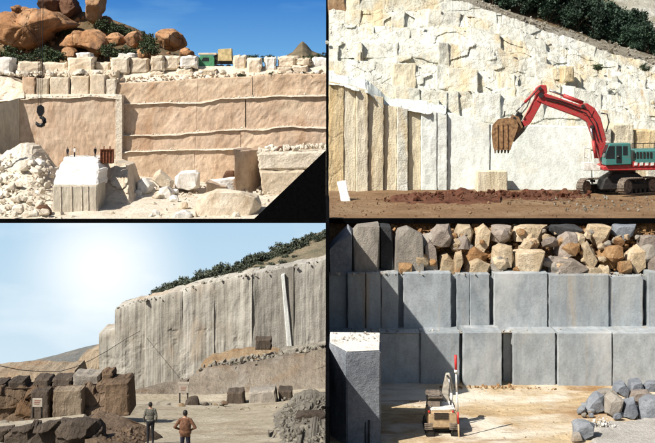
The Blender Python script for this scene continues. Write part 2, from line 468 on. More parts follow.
# ------------------------------------------------------------------ figures and plants
def capsule_parts(segs):
    parts = []
    for p0, p1, r0, r1 in segs:
        p0, p1 = Vector(p0), Vector(p1); n = 6
        L = (p1 - p0).length
        pts, rr = [], []
        d = (p1 - p0).normalized()
        for k in range(4): a = math.pi/2 * k / 4; pts.append(p0 - d * r0 * math.cos(a)); rr.append(max(.002, r0 * math.sin(a)))
        for k in range(n + 1): t = k / n; pts.append(p0.lerp(p1, t)); rr.append(r0 + (r1 - r0) * t)
        for k in range(1, 5): a = math.pi/2 * k / 4; pts.append(p1 + d * r1 * math.sin(a)); rr.append(max(.002, r1 * math.cos(a)))
        parts.append(tube_data(pts, rr, 14))
    return parts

def ellipsoid(c, r, rot=None):
    bm = bmesh.new(); bmesh.ops.create_icosphere(bm, subdivisions=3, radius=1)
    V = []
    for v in bm.verts:
        q = Vector((v.co.x * r[0], v.co.y * r[1], v.co.z * r[2]))
        if rot: q = rot @ q
        V.append(tuple(q + Vector(c)))
    bm.verts.index_update(); Fc = [tuple(v.index for v in f.verts) for f in bm.faces]; bm.free()
    return V, Fc

def hand_segs(wrist, d, side, pal=.045, curl=.5):
    """palm and five unequal bent fingers; d = hand direction, side = thumb direction"""
    w = Vector(wrist); d = Vector(d).normalized(); s = Vector(side).normalized(); n = d.cross(s).normalized()
    segs = [(w, w + d * .05, .026, .03), (w + d * .03 - s * .018, w + d * .085 - s * .028, .017, .014), (w + d * .03 + s * .018, w + d * .085 + s * .026, .017, .014)]
    for k, ln in enumerate((.062, .074, .070, .055)):
        b = w + d * .085 + s * (.030 - .020 * k)
        m = b + (d + n * curl * .35) .normalized() * ln * .55
        e = m + (d + n * curl * 1.1).normalized() * ln * .5
        segs += [(b, m, .0105, .0095), (m, e, .0095, .008)]
    t0 = w + d * .03 + s * .026; t1 = t0 + (d * .7 + s * .7).normalized() * .04; t2 = t1 + (d + s * .2 + n * .3).normalized() * .03
    return segs + [(t0, t1, .013, .011), (t1, t2, .011, .009)]

def person(base, label, pose, mats, region, group=None, scale=1.0, yaw=0.0, voxel=.013):
    """one continuous body grown from tapered limbs; the figure faces +y before yaw"""
    root = empty('person', base, label, 'person', group)
    J = pose
    segs = []
    for s in (-1, 1):
        k = 'L' if s < 0 else 'R'
        hip, knee, ank = Vector((s * .09, 0, .92)), Vector(J['knee' + k]), Vector(J['ankle' + k])
        segs += [(hip, knee, .095, .062), (knee, ank, .062, .048), (ank, ank + Vector((0, -.03, -.045)), .045, .04), (ank + Vector((0, -.03, -.05)), ank + Vector((s * .02, .17, -.055)), .042, .036)]
        sh, el, wr = Vector((s * .185, 0, 1.43)), Vector(J['elbow' + k]), Vector(J['wrist' + k])
        segs += [(sh, el, .064, .05), (el, wr, .05, .036)]
        hd = Vector(J.get('hand' + k, wr - el)); segs += hand_segs(wr, hd, Vector(J.get('thumb' + k, (0, 1, 0))))
    segs += [((0, 0, 1.42), (0, .01, 1.56), .062, .055), ((-.1, 0, 1.44), (.1, 0, 1.44), .075, .075)]
    parts = capsule_parts(segs)
    parts += [ellipsoid((0, 0, .96), (.175, .125, .15)), ellipsoid((0, 0, 1.12), (J.get('waist', .165), .115, .2)), ellipsoid((0, .005, 1.30), (.195, .13, .22))]
    if J.get('coat'): parts += [ellipsoid((0, -.005, 1.0), (.225, .16, .16)), ellipsoid((0, -.01, 1.2), (.215, .155, .27))]
    parts += [ellipsoid((0, .02, 1.655), (.076, .094, .115)), ellipsoid((0, .045, 1.60), (.056, .066, .062)), ellipsoid((0, .118, 1.64), (.014, .02, .024))]
    for s in (-1, 1): parts += [ellipsoid((s * .078, .01, 1.645), (.012, .022, .034))]
    V, Fc = merge(parts)
    me = bpy.data.meshes.new('raw'); me.from_pydata([tuple(v) for v in V], [], Fc)
    tmp = bpy.data.objects.new('raw', me); COL.objects.link(tmp)
    md = tmp.modifiers.new('r', 'REMESH'); md.mode = 'VOXEL'; md.voxel_size = voxel
    sm = tmp.modifiers.new('s', 'SMOOTH'); sm.iterations = 3; sm.factor = .5
    dg = bpy.context.evaluated_depsgraph_get(); ev = bpy.data.meshes.new_from_object(tmp.evaluated_get(dg))
    bpy.data.objects.remove(tmp)
    R = Matrix.Rotation(yaw, 3, 'Z')
    Vb = np.array([v.co[:] for v in ev.vertices]); Fb = [tuple(p.vertices) for p in ev.polygons]
    # folds in the cloth
    q = fbm(Vb * [9, 9, 14], 3, 3); low = (Vb[:, 2] < 1.5)
    Vb = Vb + (Vb - [0, 0, 1]) * [1, 1, 0] * (q * .035 * low)[:, None]
    cen = np.array([Vb[list(f)].mean(0) for f in Fb]); idx = [region(c) for c in cen]
    Vw = (np.array(R) @ (Vb * scale).T).T + np.array(base)
    finish('body', Vw, Fb, None, root, True, mats=mats, midx=idx)
    def add(nm, Vp, Fp, m):
        Vq = (np.array(R) @ (np.array(Vp) * scale).T).T + np.array(base); return finish(nm, Vq, Fp, m, root, True)
    hv, hf = ellipsoid((0, -.004, 1.676), (.087, .102, .112)); hv = np.array(hv)
    hv[:, 1] = np.where(hv[:, 2] < 1.685, np.minimum(hv[:, 1], .01), np.minimum(hv[:, 1], .095)); hv[:, 2] = np.maximum(hv[:, 2], 1.575)
    hv = hv + (fbm(hv * 26, 5, 3) * .012)[:, None] * np.array([1, 1, .6])
    add('hair', hv, hf, MAT['hair'])
    for s in (-1, 1):
        v, f = ellipsoid((s * .031, .108, 1.662), (.012, .008, .008)); add('eye', v, f, MAT['hair'])
    v, f = ellipsoid((0, .103, 1.598), (.024, .01, .006)); add('mouth', v, f, MAT['lip'])
    return root

def leaf_cloud(n, rx, ry, rz, leaf, seed, clumps=24, tip=0.0, droop=0.0):
    """many leaf sized faces in uneven clumps; z from 0 up to 2*rz"""
    rs = np.random.RandomState(seed); V, Fc = [], []
    cs = []
    while len(cs) < clumps:
        p = rs.uniform(-1, 1, 3); L = np.linalg.norm(p)
        if L > 1 or L < .25: continue
        h = (p[2] + 1) / 2; k = 1 - tip * h
        cs.append((p[0] * k, p[1] * k, p[2], rs.uniform(.16, .34)))
    for i in range(n):
        c = cs[rs.randint(clumps)]; g = rs.normal(0, c[3] * .62, 3)
        p = np.array([(c[0] + g[0]) * rx, (c[1] + g[1]) * ry, max(.02, (c[2] + g[2] * .8 + 1)) * rz])
        d = rs.normal(0, 1, 3); d /= np.linalg.norm(d); e = np.cross(d, rs.normal(0, 1, 3)); e /= np.linalg.norm(e) + 1e-6
        s = leaf * rs.uniform(.6, 1.4); b = len(V)
        V += [tuple(p), tuple(p + d * s * .6 + e * s * .35), tuple(p + d * s * 1.3), tuple(p + d * s * .6 - e * s * .35)]
        Fc.append((b, b + 1, b + 2, b + 3))
    return V, Fc

def plant_proto(kind, n, rx, ry, rz, leaf, seed, lm, tm, trunk_h, trunk_r, tip=0.0):
    V, Fc = leaf_cloud(n, rx, ry, rz, leaf, seed, tip=tip)
    me = bpy.data.meshes.new(kind + '_crown'); me.from_pydata([(v[0], v[1], v[2] + trunk_h) for v in V], [], Fc); me.materials.append(lm)
    rs = random.Random(seed); parts = [tube_data([(0, 0, -.4), (rs.uniform(-.05, .05), 0, trunk_h * .6), (rs.uniform(-.1, .1), rs.uniform(-.1, .1), trunk_h + rz)], [trunk_r, trunk_r * .8, trunk_r * .25], 7)]
    for _ in range(5):
        a = rs.uniform(0, 6.28); h = trunk_h + rs.uniform(-.1, .6) * rz
        parts.append(tube_data([(0, 0, h), (math.cos(a) * rx * .35, math.sin(a) * ry * .35, h + rz * .3), (math.cos(a) * rx * .75, math.sin(a) * ry * .75, h + rz * .45)], [trunk_r * .5, trunk_r * .35, trunk_r * .1], 5))
    v, f = merge(parts); mt = bpy.data.meshes.new(kind + '_trunk'); mt.from_pydata(v, [], f); mt.materials.append(tm)
    return me, mt

def plant(name, protos, loc, s, rs, label, cat, group, names=('crown', 'trunk')):
    root = empty(name, loc, label, cat, group); k = rs.randrange(len(protos)); rot = rs.uniform(0, 6.28)
    for nm, me in zip(names, protos[k]):
        o = bpy.data.objects.new(nm, me); COL.objects.link(o); o.parent = root
        o.scale = (s * rs.uniform(.9, 1.1), s * rs.uniform(.9, 1.1), s); o.rotation_euler = (0, 0, rot)
    return root

# ------------------------------------------------------------------ material table
MAT = {}
M = MAT
M['black'] = plain('black_paint', (.0025, .0025, .003), .9, 0, .2, 2, .05, spec=.02)
M['hair'] = plain('hair', (.012, .010, .009), .6)
M['lip'] = plain('lip', (.3, .12, .09), .5)
M['skin'] = plain('skin', (.42, .24, .16), .55, 0, .05)
# upper left: golden limestone quarry
M['gold'] = rockmat('golden_sawn_stone', [(.46, .325, .225), (.56, .42, .305), (.63, .50, .385)], .5, (1, 1, .45), .35, var=.06, stain=[((.34, .19, .10), .16, (1, 1, .35), .54, .55), ((.70, .57, .42), .30, (.5, 1, 1.2), .54, .65), ((.40, .26, .16), .9, (.12, 1, 2.6), .57, .4), ((.36, .21, .12), .5, (2.2, 1, .10), .60, .5)])
M['gold2'] = rockmat('golden_bench_stone', [(.47, .33, .22), (.57, .43, .305), (.63, .505, .38)], .45, (1, 1, .5), .4, var=.08, stain=[((.38, .21, .11), .2, (1, 1, .3), .54, .55), ((.70, .57, .42), .25, (.5, 1, 1.2), .54, .6), ((.42, .27, .16), .8, (.12, 1, 2.4), .57, .4), ((.38, .22, .12), .5, (2.2, 1, .10), .60, .5)])
M['dust'] = rockmat('white_stone_dust', [(.62, .53, .41), (.74, .66, .54), (.80, .74, .64)], .8, bump=.9, var=.08)
M['cream'] = rockmat('cream_cut_stone', [(.52, .42, .30), (.68, .58, .45), (.76, .68, .56)], .6, (1, 1, .7), .6, var=.14, stain=[((.42, .28, .16), .4, (1, 1, .6), .58, .5)])
M['white'] = rockmat('white_cut_stone', [(.66, .62, .55), (.78, .75, .69), (.82, .80, .76)], .6, (1, 1, .4), .5, var=.08)
M['greyface'] = rockmat('drilled_grey_stone', [(.40, .35, .28), (.52, .47, .38), (.58, .52, .43)], .7, (1, 1, .3), .6, var=.06)
M['orange'] = rockmat('orange_granite', [(.30, .145, .065), (.44, .235, .115), (.54, .335, .19)], .34, (1, 1, .6), .7, var=.12, stain=[((.12, .075, .055), .3, (1, 1, .22), .54, .8), ((.58, .38, .23), .2, (1, 1, .6), .55, .6), ((.22, .10, .05), .9, (1, 1, .3), .6, .5)], crack=(.13, (1, 1, .6), .018, .6))
M['darkrock'] = rockmat('dark_weathered_rock', [(.06, .035, .025), (.13, .07, .045), (.22, .11, .06)], .5, (1, 1, .3), .9)
M['scrub'] = rockmat('scrub_soil', [(.10, .085, .04), (.18, .13, .07), (.28, .18, .10)], .7, bump=1)
M['leafd'] = leafmat('dark_leaf', (.018, .034, .012), (.06, .085, .03))
M['leafp'] = leafmat('pine_needle', (.008, .026, .014), (.028, .062, .032))
M['leafg'] = leafmat('grey_scrub_leaf', (.035, .05, .035), (.095, .11, .07))
M['bark'] = plain('bark', (.09, .06, .04), .9, 0, .3, 8, .6)
M['rust'] = plain('rusty_steel', (.16, .055, .025), .8, .2, .3, 3, .4)
M['pyramid'] = rockmat('far_hill_scrub', [(.05, .055, .03), (.12, .10, .06), (.24, .18, .11)], .5)
M['crane'] = plain('black_steel', (.010, .010, .012), .45, .3, .2, 4)
# upper right: white marble quarry
M['marble'] = rockmat('white_marble', [(.60, .59, .50), (.71, .71, .63), (.77, .78, .72)], .7, (1, 1, .8), .7, var=.07, stain=[((.62, .50, .30), .24, (1.2, 1, .4), .50, .8), ((.52, .34, .15), .5, (1.7, 1, .2), .60, .75), ((.52, .55, .50), .8, (1, 1, .5), .56, .5)], crack=(.45, (.6, 1, .9), .02, .22))
M['marble2'] = rockmat('pale_sawn_marble', [(.64, .69, .64), (.71, .75, .70), (.75, .78, .74)], .5, (1, 1, .6), .3, var=.03, stain=[((.62, .54, .36), .3, (1, 1, .8), .58, .55), ((.50, .57, .56), .5, (1, 1, .5), .56, .5), ((.45, .50, .48), 1.2, (1.2, 1, .9), .62, .4)])
M['marbleo'] = rockmat('ochre_stained_marble', [(.52, .34, .14), (.64, .49, .27), (.76, .66, .46)], .6, (1.4, 1, .3), .7, var=.10, stain=[((.40, .22, .08), .5, (1.5, 1, .25), .60, .6)], crack=(.5, (.8, 1, .4), .03, .3))
M['marblec'] = rockmat('cream_marble', [(.62, .53, .35), (.73, .66, .49), (.80, .76, .64)], .6, (1.5, 1, .25), .6, var=.07, stain=[((.56, .40, .20), .5, (1.6, 1, .2), .58, .6)])
M['brownrock'] = rockmat('brown_rock', [(.16, .09, .05), (.30, .18, .10), (.42, .30, .18)], .8, bump=.9)
M['scree'] = rockmat('grey_scree', [(.30, .26, .20), (.42, .38, .30), (.58, .55, .47)], 1.1, bump=1.2, crack=(1.2, (1, 1, 1), .06, .4), stain=[((.17, .14, .09), .5, (1, 1, 1), .55, .7)])
M['redearth'] = rockmat('red_earth', [(.10, .035, .02), (.17, .065, .035), (.24, .12, .07)], 1.5, bump=1.2)
M['track_earth'] = rockmat('ochre_ground', [(.24, .14, .07), (.34, .21, .11), (.42, .29, .17)], .9, (1, 1, 1), 1.0, stain=[((.20, .09, .05), .4, (.6, 1, 1), .57, .6)])
M['red'] = plain('red_machine_paint', (.44, .02, .028), .5, 0, .08, 7, .05, dirt=(.30, .09, .07))
M['teal'] = plain('teal_machine_paint', (.03, .18, .17), .5, 0, .1, 7, .05, dirt=(.09, .15, .13))
M['darkmetal'] = plain('dark_greased_steel', (.03, .028, .027), .6, .3, .25, 5, .3)
M['tracksteel'] = plain('dusty_track_steel', (.20, .165, .13), .75, .2, .35, 6, .4, dirt=(.07, .055, .045))
M['bucket'] = plain('rusty_bucket_steel', (.33, .20, .10), .65, .3, .3, 4, .3, dirt=(.14, .075, .04))
M['glass'] = plain('dark_cab_glass', (.02, .025, .028), .08, 0, .1, 2, 0)
M['whitepaint'] = plain('white_paint', (.75, .74, .70), .5, 0, .12, 5, .05, dirt=(.5, .46, .4))
M['chrome'] = plain('steel_rod', (.5, .5, .5), .25, .9, .1)
# lower left: grey quarry face, haze paled into its colours
M['greywall'] = rockmat('grey_quarry_face', [(.33, .305, .255), (.43, .41, .36), (.49, .475, .43)], .4, (2.2, 1, .10), .25, var=.05, stain=[((.42, .29, .17), .13, (1.2, 1, .6), .54, .65), ((.56, .54, .49), .5, (1.8, 1, .05), .54, .7), ((.27, .24, .20), .45, (2, 1, .07), .57, .5), ((.30, .26, .20), .25, (.7, 1, 1.6), .56, .5)])
M['greywall3'] = rockmat('cool_grey_face', [(.28, .265, .235), (.38, .365, .325), (.45, .43, .39)], .45, (1.8, 1, .14), .35, var=.04, stain=[((.34, .25, .16), .16, (1, 1, .5), .56, .5), ((.22, .20, .17), .6, (2, 1, .08), .54, .6), ((.50, .49, .45), .45, (2, 1, .06), .57, .55)])
M['greywall2'] = rockmat('dark_grey_face', [(.19, .155, .12), (.27, .23, .18), (.34, .30, .245)], .5, (1.4, 1, .5), .7, var=.05, stain=[((.26, .16, .085), .16, (1, 1, .6), .52, .7), ((.36, .34, .30), .3, (1, 1, .4), .56, .5), ((.15, .12, .09), .7, (1.6, 1, .3), .58, .5)])
M['palestripe'] = rockmat('fresh_pale_cut', [(.68, .71, .69), (.78, .80, .78)], .5, (2, 1, .2), .2, var=.02)
M['browncut'] = rockmat('brown_cut_rock', [(.12, .08, .052), (.20, .14, .092), (.27, .195, .135)], .9, (1.5, 1, .5), .9, var=.14, stain=[((.20, .11, .05), .5, (1, 1, 1), .56, .6)])
M['darkcut'] = rockmat('dark_cut_rock', [(.07, .055, .043), (.115, .09, .07), (.165, .13, .10)], 1.0, (1.5, 1, .5), .9, var=.18, stain=[((.15, .09, .045), .7, (1, 1, .7), .58, .6)])
M['tansoil'] = rockmat('tan_soil', [(.30, .19, .10), (.42, .30, .18), (.54, .43, .29)], .9, bump=1.1, stain=[((.32, .15, .06), .4, (1, 1, 1), .56, .6)])
M['road'] = rockmat('dusty_road', [(.32, .27, .19), (.42, .37, .28), (.50, .45, .36)], .8, (1, 1, 1), .7, stain=[((.17, .125, .08), .3, (.5, 1, 1), .56, .7)])
M['greyrubble'] = rockmat('grey_rubble', [(.22, .195, .16), (.32, .295, .245), (.42, .39, .33)], 1.4, bump=1.1, var=.25)
M['farhill'] = rockmat('far_hill', [(.12, .13, .13), (.19, .19, .18), (.27, .24, .20)], .25, bump=.7)
M['farrock'] = rockmat('far_ochre_face', [(.24, .18, .12), (.34, .27, .19), (.40, .34, .26)], .6, (1.5, 1, .4), .7, stain=[((.32, .18, .09), .3, (1, 1, .6), .55, .5)])
M['sign'] = plain('sign_white', (.40, .36, .30), .6, 0, .1, 4)
M['signred'] = plain('sign_red', (.27, .12, .09), .6)
M['jacket'] = plain('rust_brown_jacket', (.13, .06, .032), .85, 0, .25, 14, .5)
M['shirt'] = plain('grey_green_patterned_shirt', (.13, .125, .10), .85, 0, .3, 22, .5, dirt=(.035, .035, .03))
M['trouser'] = plain('dark_trousers', (.013, .013, .017), .85, 0, .25, 12, .4)
M['navy'] = plain('dark_blue_trousers', (.014, .014, .03), .85, 0, .25, 12, .4)
M['shoe'] = plain('black_shoe', (.01, .01, .01), .4)
M['whiteshirt'] = plain('white_shirt', (.6, .58, .55), .85)
# lower right: blue grey granite quarry
M['granite'] = rockmat('blue_grey_granite', [(.28, .315, .34), (.345, .38, .40), (.41, .435, .445)], .6, (1, 1, .6), .16, var=.09, stain=[((.44, .42, .37), .22, (1, 1, .3), .54, .55), ((.24, .27, .29), 1.0, (9, 1, .03), .56, .3), ((.22, .24, .26), .5, (1.8, 1, .2), .54, .55), ((.42, .31, .19), .7, (1.6, 1, .08), .60, .6), ((.54, .55, .54), .3, (1, 1, .5), .54, .6)])
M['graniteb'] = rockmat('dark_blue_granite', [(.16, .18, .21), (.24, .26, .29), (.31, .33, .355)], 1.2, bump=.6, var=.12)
M['greyblock'] = rockmat('weathered_grey_block', [(.22, .20, .17), (.33, .30, .26), (.42, .38, .32)], 1.0, (1, 1, .5), .7, var=.12, stain=[((.36, .24, .13), .5, (1, 1, 1), .58, .6)])
M['buff'] = rockmat('buff_rubble_stone', [(.36, .27, .17), (.52, .41, .27), (.64, .54, .40)], 1.1, bump=.8, var=.22, stain=[((.42, .22, .09), .7, (1, 1, 1), .58, .7)])
M['rubblegrey'] = rockmat('grey_brown_rubble_stone', [(.22, .18, .15), (.32, .27, .23), (.42, .36, .30)], 1.1, bump=.7, var=.2)
M['orangesoil'] = rockmat('orange_soil', [(.26, .13, .055), (.44, .25, .115), (.56, .39, .22)], 1.8, bump=1.2)
M['floor'] = rockmat('ochre_stone_floor', [(.42, .29, .155), (.55, .41, .24), (.64, .52, .34)], .45, (1, 1.6, 1), .5, stain=[((.74, .69, .58), .20, (.7, 1, 1), .46, .9), ((.30, .16, .06), .30, (.6, 1.1, 1), .54, .85), ((.20, .11, .05), .9, (.35, 1.4, 1), .60, .7)])
M['palegravel'] = rockmat('pale_gravel', [(.46, .43, .38), (.60, .57, .52), (.70, .67, .62)], 2.5, bump=1.2)
M['ledge'] = rockmat('dusty_ledge', [(.40, .35, .28), (.55, .50, .43), (.66, .62, .56)], 1.8, bump=1.0)
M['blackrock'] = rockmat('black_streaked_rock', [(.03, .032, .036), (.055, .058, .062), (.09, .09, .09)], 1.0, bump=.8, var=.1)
M['tanpaint'] = plain('faded_orange_paint', (.46, .34, .20), .6, 0, .15, 7, .1, dirt=(.33, .23, .14))
M['poleR'] = plain('pole_red', (.55, .03, .025), .5)
M['hose'] = plain('grey_hose', (.16, .145, .13), .7)

# ================================================================== the land everything stands on
def grid_ground(name, x0, x1, y0, y1, zf, mat, nx, ny, amp, freq, seed, thick=None):
    X, Y = np.meshgrid(np.linspace(x0, x1, nx), np.linspace(y0, y1, ny)); X = X.ravel(); Y = Y.ravel()
    Z = zf(X, Y) + amp * fbm(np.stack([X, Y, X * 0 + seed], 1) * freq, seed, 5)
    V = np.stack([X, Y, Z], 1); Fc = [(j*nx+i, j*nx+i+1, (j+1)*nx+i+1, (j+1)*nx+i) for j in range(ny-1) for i in range(nx-1)]
    return finish(name, V, Fc, mat, None, smooth=False)

g = grid_ground('ground', -3000, 3000, -400, 5000, lambda X, Y: X * 0 - 40, M['scrub'], 40, 40, .5, .01, 1); S(g)

# ================================================================== UPPER LEFT: golden limestone quarry
rs = random.Random(11)
# quarry floor rising to the benches, plateau on top
o = sheet('quarry_floor', -60, 326, [(-60, 176), (120, 176), (200, 184), (326, 186)], 222, 177, 216, 4, M['dust'], 130, 36, .9, .35, 3); S(o)
o = grid_ground('plateau', -95, 14, 227, 420, lambda X, Y: 4.6 + 0.012*(Y-227), M['scrub'], 60, 60, .25, .1, 5); S(o)
o = sheet('rocky_hill', -60, 215, [(-60, 44), (0, 36), (40, 16), (80, 11), (100, 15), (125, 24), (150, 37), (175, 48), (215, 64)], [(-60, 76), (215, 76)], 240, 268, 14, M['scrub'], 110, 26, 1.4, .25, 6); S(o)
# sky behind it
Yk = 420
V = []; Fc = []
na, nb = 24, 10
for j in range(nb):
    for i in range(na):
        a = math.radians(-38 + 52 * i / (na - 1)); z = -30 + 130 * j / (nb - 1)
        V.append((Yk * math.sin(a), Yk * math.cos(a), z))
Fc = [(j*na+i, j*na+i+1, (j+1)*na+i+1, (j+1)*na+i) for j in range(nb-1) for i in range(na-1)]
M['skyA'] = skymat('blue_sky', (.15, .36, .60), (.010, .115, .40), 6, 42, (.20, .40, .60), (.012, .012, .06), .50)
S(finish('sky', V, Fc, M['skyA'], None, True))

# sawn benches, each one a wall with its panels and dusty ledges
def bench(label, panels, Y, D, ledge, lw, mat, amp=.12, parts='panel', lean=.35):
    x0 = min(p[0] for p in panels); x1 = max(p[1] for p in panels); yb = max(p[3][-1][1] for p in panels)
    root = empty('quarry_bench', W((x0+x1)/2, yb, Y), label, 'quarry wall')
    for k, (a, b, top, bot) in enumerate(panels):
        def grooves(U, P, X, Z, v, s=k): return .22 * fbm(np.stack([X * .3, X * 0, Z * .3], 1), 44 + s, 4) + .16 * np.abs(fbm(np.stack([(X + Z) * .22, X * 0, (Z - X) * .5], 1), 47, 3)) - .3 * np.clip(fbm(np.stack([(X + Z * .6) * .5, X * 0, (Z - X * .6) * .06], 1), 4, 3) - .25, 0, 1)
        sheet(parts, a, b, top, bot, Y, Y + lean, D, mat, max(10, int((b-a)/1.3)), 22, amp, .35, 20+k, root, disp=grooves, edge=.10, rough_top=.35)
    if ledge:
        f = pl(ledge); xx = np.linspace(ledge[0][0], ledge[-1][0], 60); nz_ = fbm(np.stack([xx * .09, xx * 0, xx * 0 + Y], 1), 5, 4)
        lo = [(x, float(f(x)) + lw * (.6 + .7 * q)) for x, q in zip(xx, nz_)]
        sheet('ledge', ledge[0][0], ledge[-1][0], [(x, y - .5) for x, y in ledge], lo, Y - .07, Y + D * .8, .3, M['dust'], 160, 6, .05, 1.2, 31, root, prof=lambda v: np.where(v < .45, v * .25, .11 + (v - .45) / .55 * .89))
        r2 = random.Random(int(Y*10)); scatter('rubble', on_line(int((ledge[-1][0]-ledge[0][0])*1.2), ledge, Y + .7, r2, .4, .4), (.10, .34), M['dust'], 3, parent=root)
    return root
bench('top golden sawn bench with a rough pale stretch under the row of cut blocks', [
    (117, 197.5, [(117, 83), (164, 81), (197.5, 78.2)], [(117, 106), (197.5, 103)]), (197.7, 252, [(197.5, 78.2), (252, 76)], [(197.5, 103), (252, 100)]),
    (252.6, 330, [(252, 75), (290, 73), (330, 74)], [(252, 101), (330, 98)])], 222.0, 3.2, None, 2, M['gold2'], .2)
b2 = bench('second golden sawn bench split by one dark vertical crack', [
    (118, 196.5, [(118, 103.5), (164, 101.5), (196.5, 102)], [(118, 136), (196.5, 134.5)]), (196.7, 245, [(196.5, 102), (222, 97.5), (245, 96.5)], [(196.5, 134.5), (245, 133)]),
    (246.2, 330, [(246, 96.5), (280, 95), (330, 94)], [(246, 134), (330, 132)])], 221.4, 1.6, [(118, 103.5), (164, 101.5), (200, 102), (222, 98), (245, 96.5), (280, 95), (330, 94)], 2.6, M['gold'])
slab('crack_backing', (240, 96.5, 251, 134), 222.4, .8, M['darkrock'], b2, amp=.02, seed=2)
bench('low third golden bench between two white dusty ledges', [
    (120, 195.5, [(120, 134.5), (164, 134), (195.5, 131.3)], [(120, 153), (195.5, 152.5)]), (195.7, 240, [(195.5, 131.3), (240, 128)], [(195.5, 152.5), (240, 152)]),
    (240.6, 330, [(240, 128), (262, 128.5), (290, 125), (330, 127)], [(240, 156), (330, 158)])], 220.7, 1.6, [(120, 134.5), (164, 134), (200, 131), (240, 128), (262, 128.5), (290, 125), (330, 127)], 2.8, M['gold'])
bench('lowest golden sawn bench rising from the white rubble', [
    (122, 194, [(122, 151), (164, 150), (194, 149)], [(122, 196), (194, 196)]),
    (194.4, 246, [(194, 149), (246, 147.5)], [(194, 198), (246, 198)])], 220.0, 1.6, [(122, 151), (164, 150), (200, 149), (248, 147.5)], 2.2, M['gold2'])
bench('broad golden sawn face with a pale vertical edge, behind the crane hook', [
    (18, 72, [(18, 98), (60, 97), (72, 96.6)], [(18, 186), (72, 186)]), (72.2, 117, [(72, 96.6), (90, 96), (117, 97)], [(72, 186), (117, 186)])], 219.7, 6, [(14, 98), (60, 96.5), (90, 95.5), (118, 97)], 2.4, M['gold'], .16)
o = sheet('rock_spur', -40, 19, [(-40, 112), (-10, 106), (19, 98)], [(-40, 170), (19, 160)], [(-40, 209), (19, 219.3)], [(-40, 209.3), (19, 219.5)], 6, M['greyface'], 40, 20, .2, .4, 8)
T(o, 'pale greyish stone face turned sideways, at the end of the broad golden face', 'quarry wall')
o = sheet('edge_pillar', 115.5, 122, [(115.5, 94), (122, 95)], [(115.5, 176), (122, 190)], 219.6, 219.8, 4, M['dust'], 8, 40, .15, .5, 9)
T(o, 'narrow white dusty rib between the broad golden face and the stacked benches', 'rock rib')
# line scratched down the benches
# loose mass behind the left upper blocks and rough rubble bank at far left
o = sheet('rubble_bank', -40, 24, [(-40, 74), (0, 76), (12, 78), (24, 84)], [(-40, 108), (24, 98)], 219.6, 223, 5, M['cream'], 40, 18, .9, .5, 10)
T(o, 'bank of pale broken stone above the sideways stone face', 'rubble bank')
o = sheet('block_terrace', -40, 117, [(-40, 94), (117, 94)], [(-40, 99), (117, 99)], 220.1, 221, 12, M['dust'], 60, 6, .1, .5, 12); S(o)
# second row of cut blocks (under the rim row)
for k, (a, t, b, bt, mt) in enumerate([(22, 77, 35, 93.5, 'gold2'), (35.6, 78, 48.6, 93.5, 'cream'), (50, 77, 69, 93, 'cream'), (70.5, 76, 89, 92.5, 'cream'), (90, 74, 105, 92, 'cream'), (105.6, 79, 116, 93, 'dust')]):
    T(slab('stone_block', (a, t, b, bt + 3.2), 221.3 + .3 * (k % 2), 3.2, M[mt], amp=.12, ch=.18, seed=k + 40, freq=.6),
      ['brown stained cut block heading the row above the broad golden face', 'small cream cut block beside the brown stained one above the broad golden face', 'wide cream cut block in the row above the broad golden face, behind the crane ropes', 'wide square cream cut block in the middle of the row above the broad golden face', 'tall cream cut block next to the lumpy whitish block above the broad golden face', 'lumpy whitish block closing the row at the white rib'][k], 'stone block')
o = sheet('cream_course', 44, 117, [(44, 73.5), (70, 69), (117, 70)], [(44, 79), (117, 80)], 223.6, 224, 6, M['cream'], 60, 8, .5, .6, 14); T(o, 'long low course of broken cream stone between the two block rows', 'stone course')
# rim row of cut blocks
rim = [(-14, 57, 11, 74), (18, 61, 40, 75), (40.8, 62, 66.5, 75), (67.5, 57, 93, 72), (76, 52.5, 90, 58), (95, 62, 110, 73), (110.5, 57, 129, 74.5), (129.6, 58, 148, 74), (118, 53, 134, 58.5), (150.5, 55.5, 164, 71.5), (164.6, 56, 179, 70), (176, 68.5, 192, 77), (180, 55.5, 197, 68), (198, 69, 216, 77), (232.5, 55, 246, 71), (247, 58, 261.5, 75), (264.5, 56.5, 276, 73), (277.5, 56, 295, 68), (286, 55, 300, 60), (297, 58, 311, 66), (312.5, 57, 330, 70), (277, 67, 291, 74), (292, 65.5, 308, 73), (150, 71, 164, 78)]
rl = ['pale cut block at the open end of the rim row under the huge boulder', 'pale cut block on the rim beneath the big orange boulder', 'long pale cut block on the rim below the arched boulder', 'tall white block on the rim, carrying a smaller block', 'small white block lying on top of the tall white rim block', 'low squat block on the rim beside the tall white block', None, None, 'thin slab lying across two rim blocks below the round boulders', None, None, None, 'squarish rim block standing next to the green cab of the lorry', 'low block under the green cab of the lorry', 'pale block on the rim just behind the box of the lorry', 'tall cream rim block beside the pale block behind the lorry', None, None, None, None, 'last rim block below the pointed far hill', None, None, None]
for k, b in enumerate(rim):
    o = slab('stone_block', b, 226.6 + (k % 3) * .8 + (2.2 if b[3] < 62 else 0) - (1.6 if b[1] > 64 else 0), 4, M['cream' if k % 4 else 'white'], amp=.35, ch=.34, seed=k + 70, freq=.7)
    T(o, rl[k] or 'pale cut stone block in the row along the quarry rim', 'stone block', None if rl[k] else 'cut blocks along the quarry rim')
S(sheet('rim_ledge', 100, 330, [(100, 69), (192, 68), (196, 66), (236, 66), (240, 67), (330, 64)], [(100, 88), (180, 84), (330, 80)], 222.9, 229, 3, M['dust'], 140, 10, .4, .5, 13))
r2 = random.Random(5)
scatter('rim_rubble', on_line(190, [(110, 79), (180, 77), (250, 75), (326, 73)], 224.2, r2, .8, 1.4), (.2, .8), M['cream'], 8)
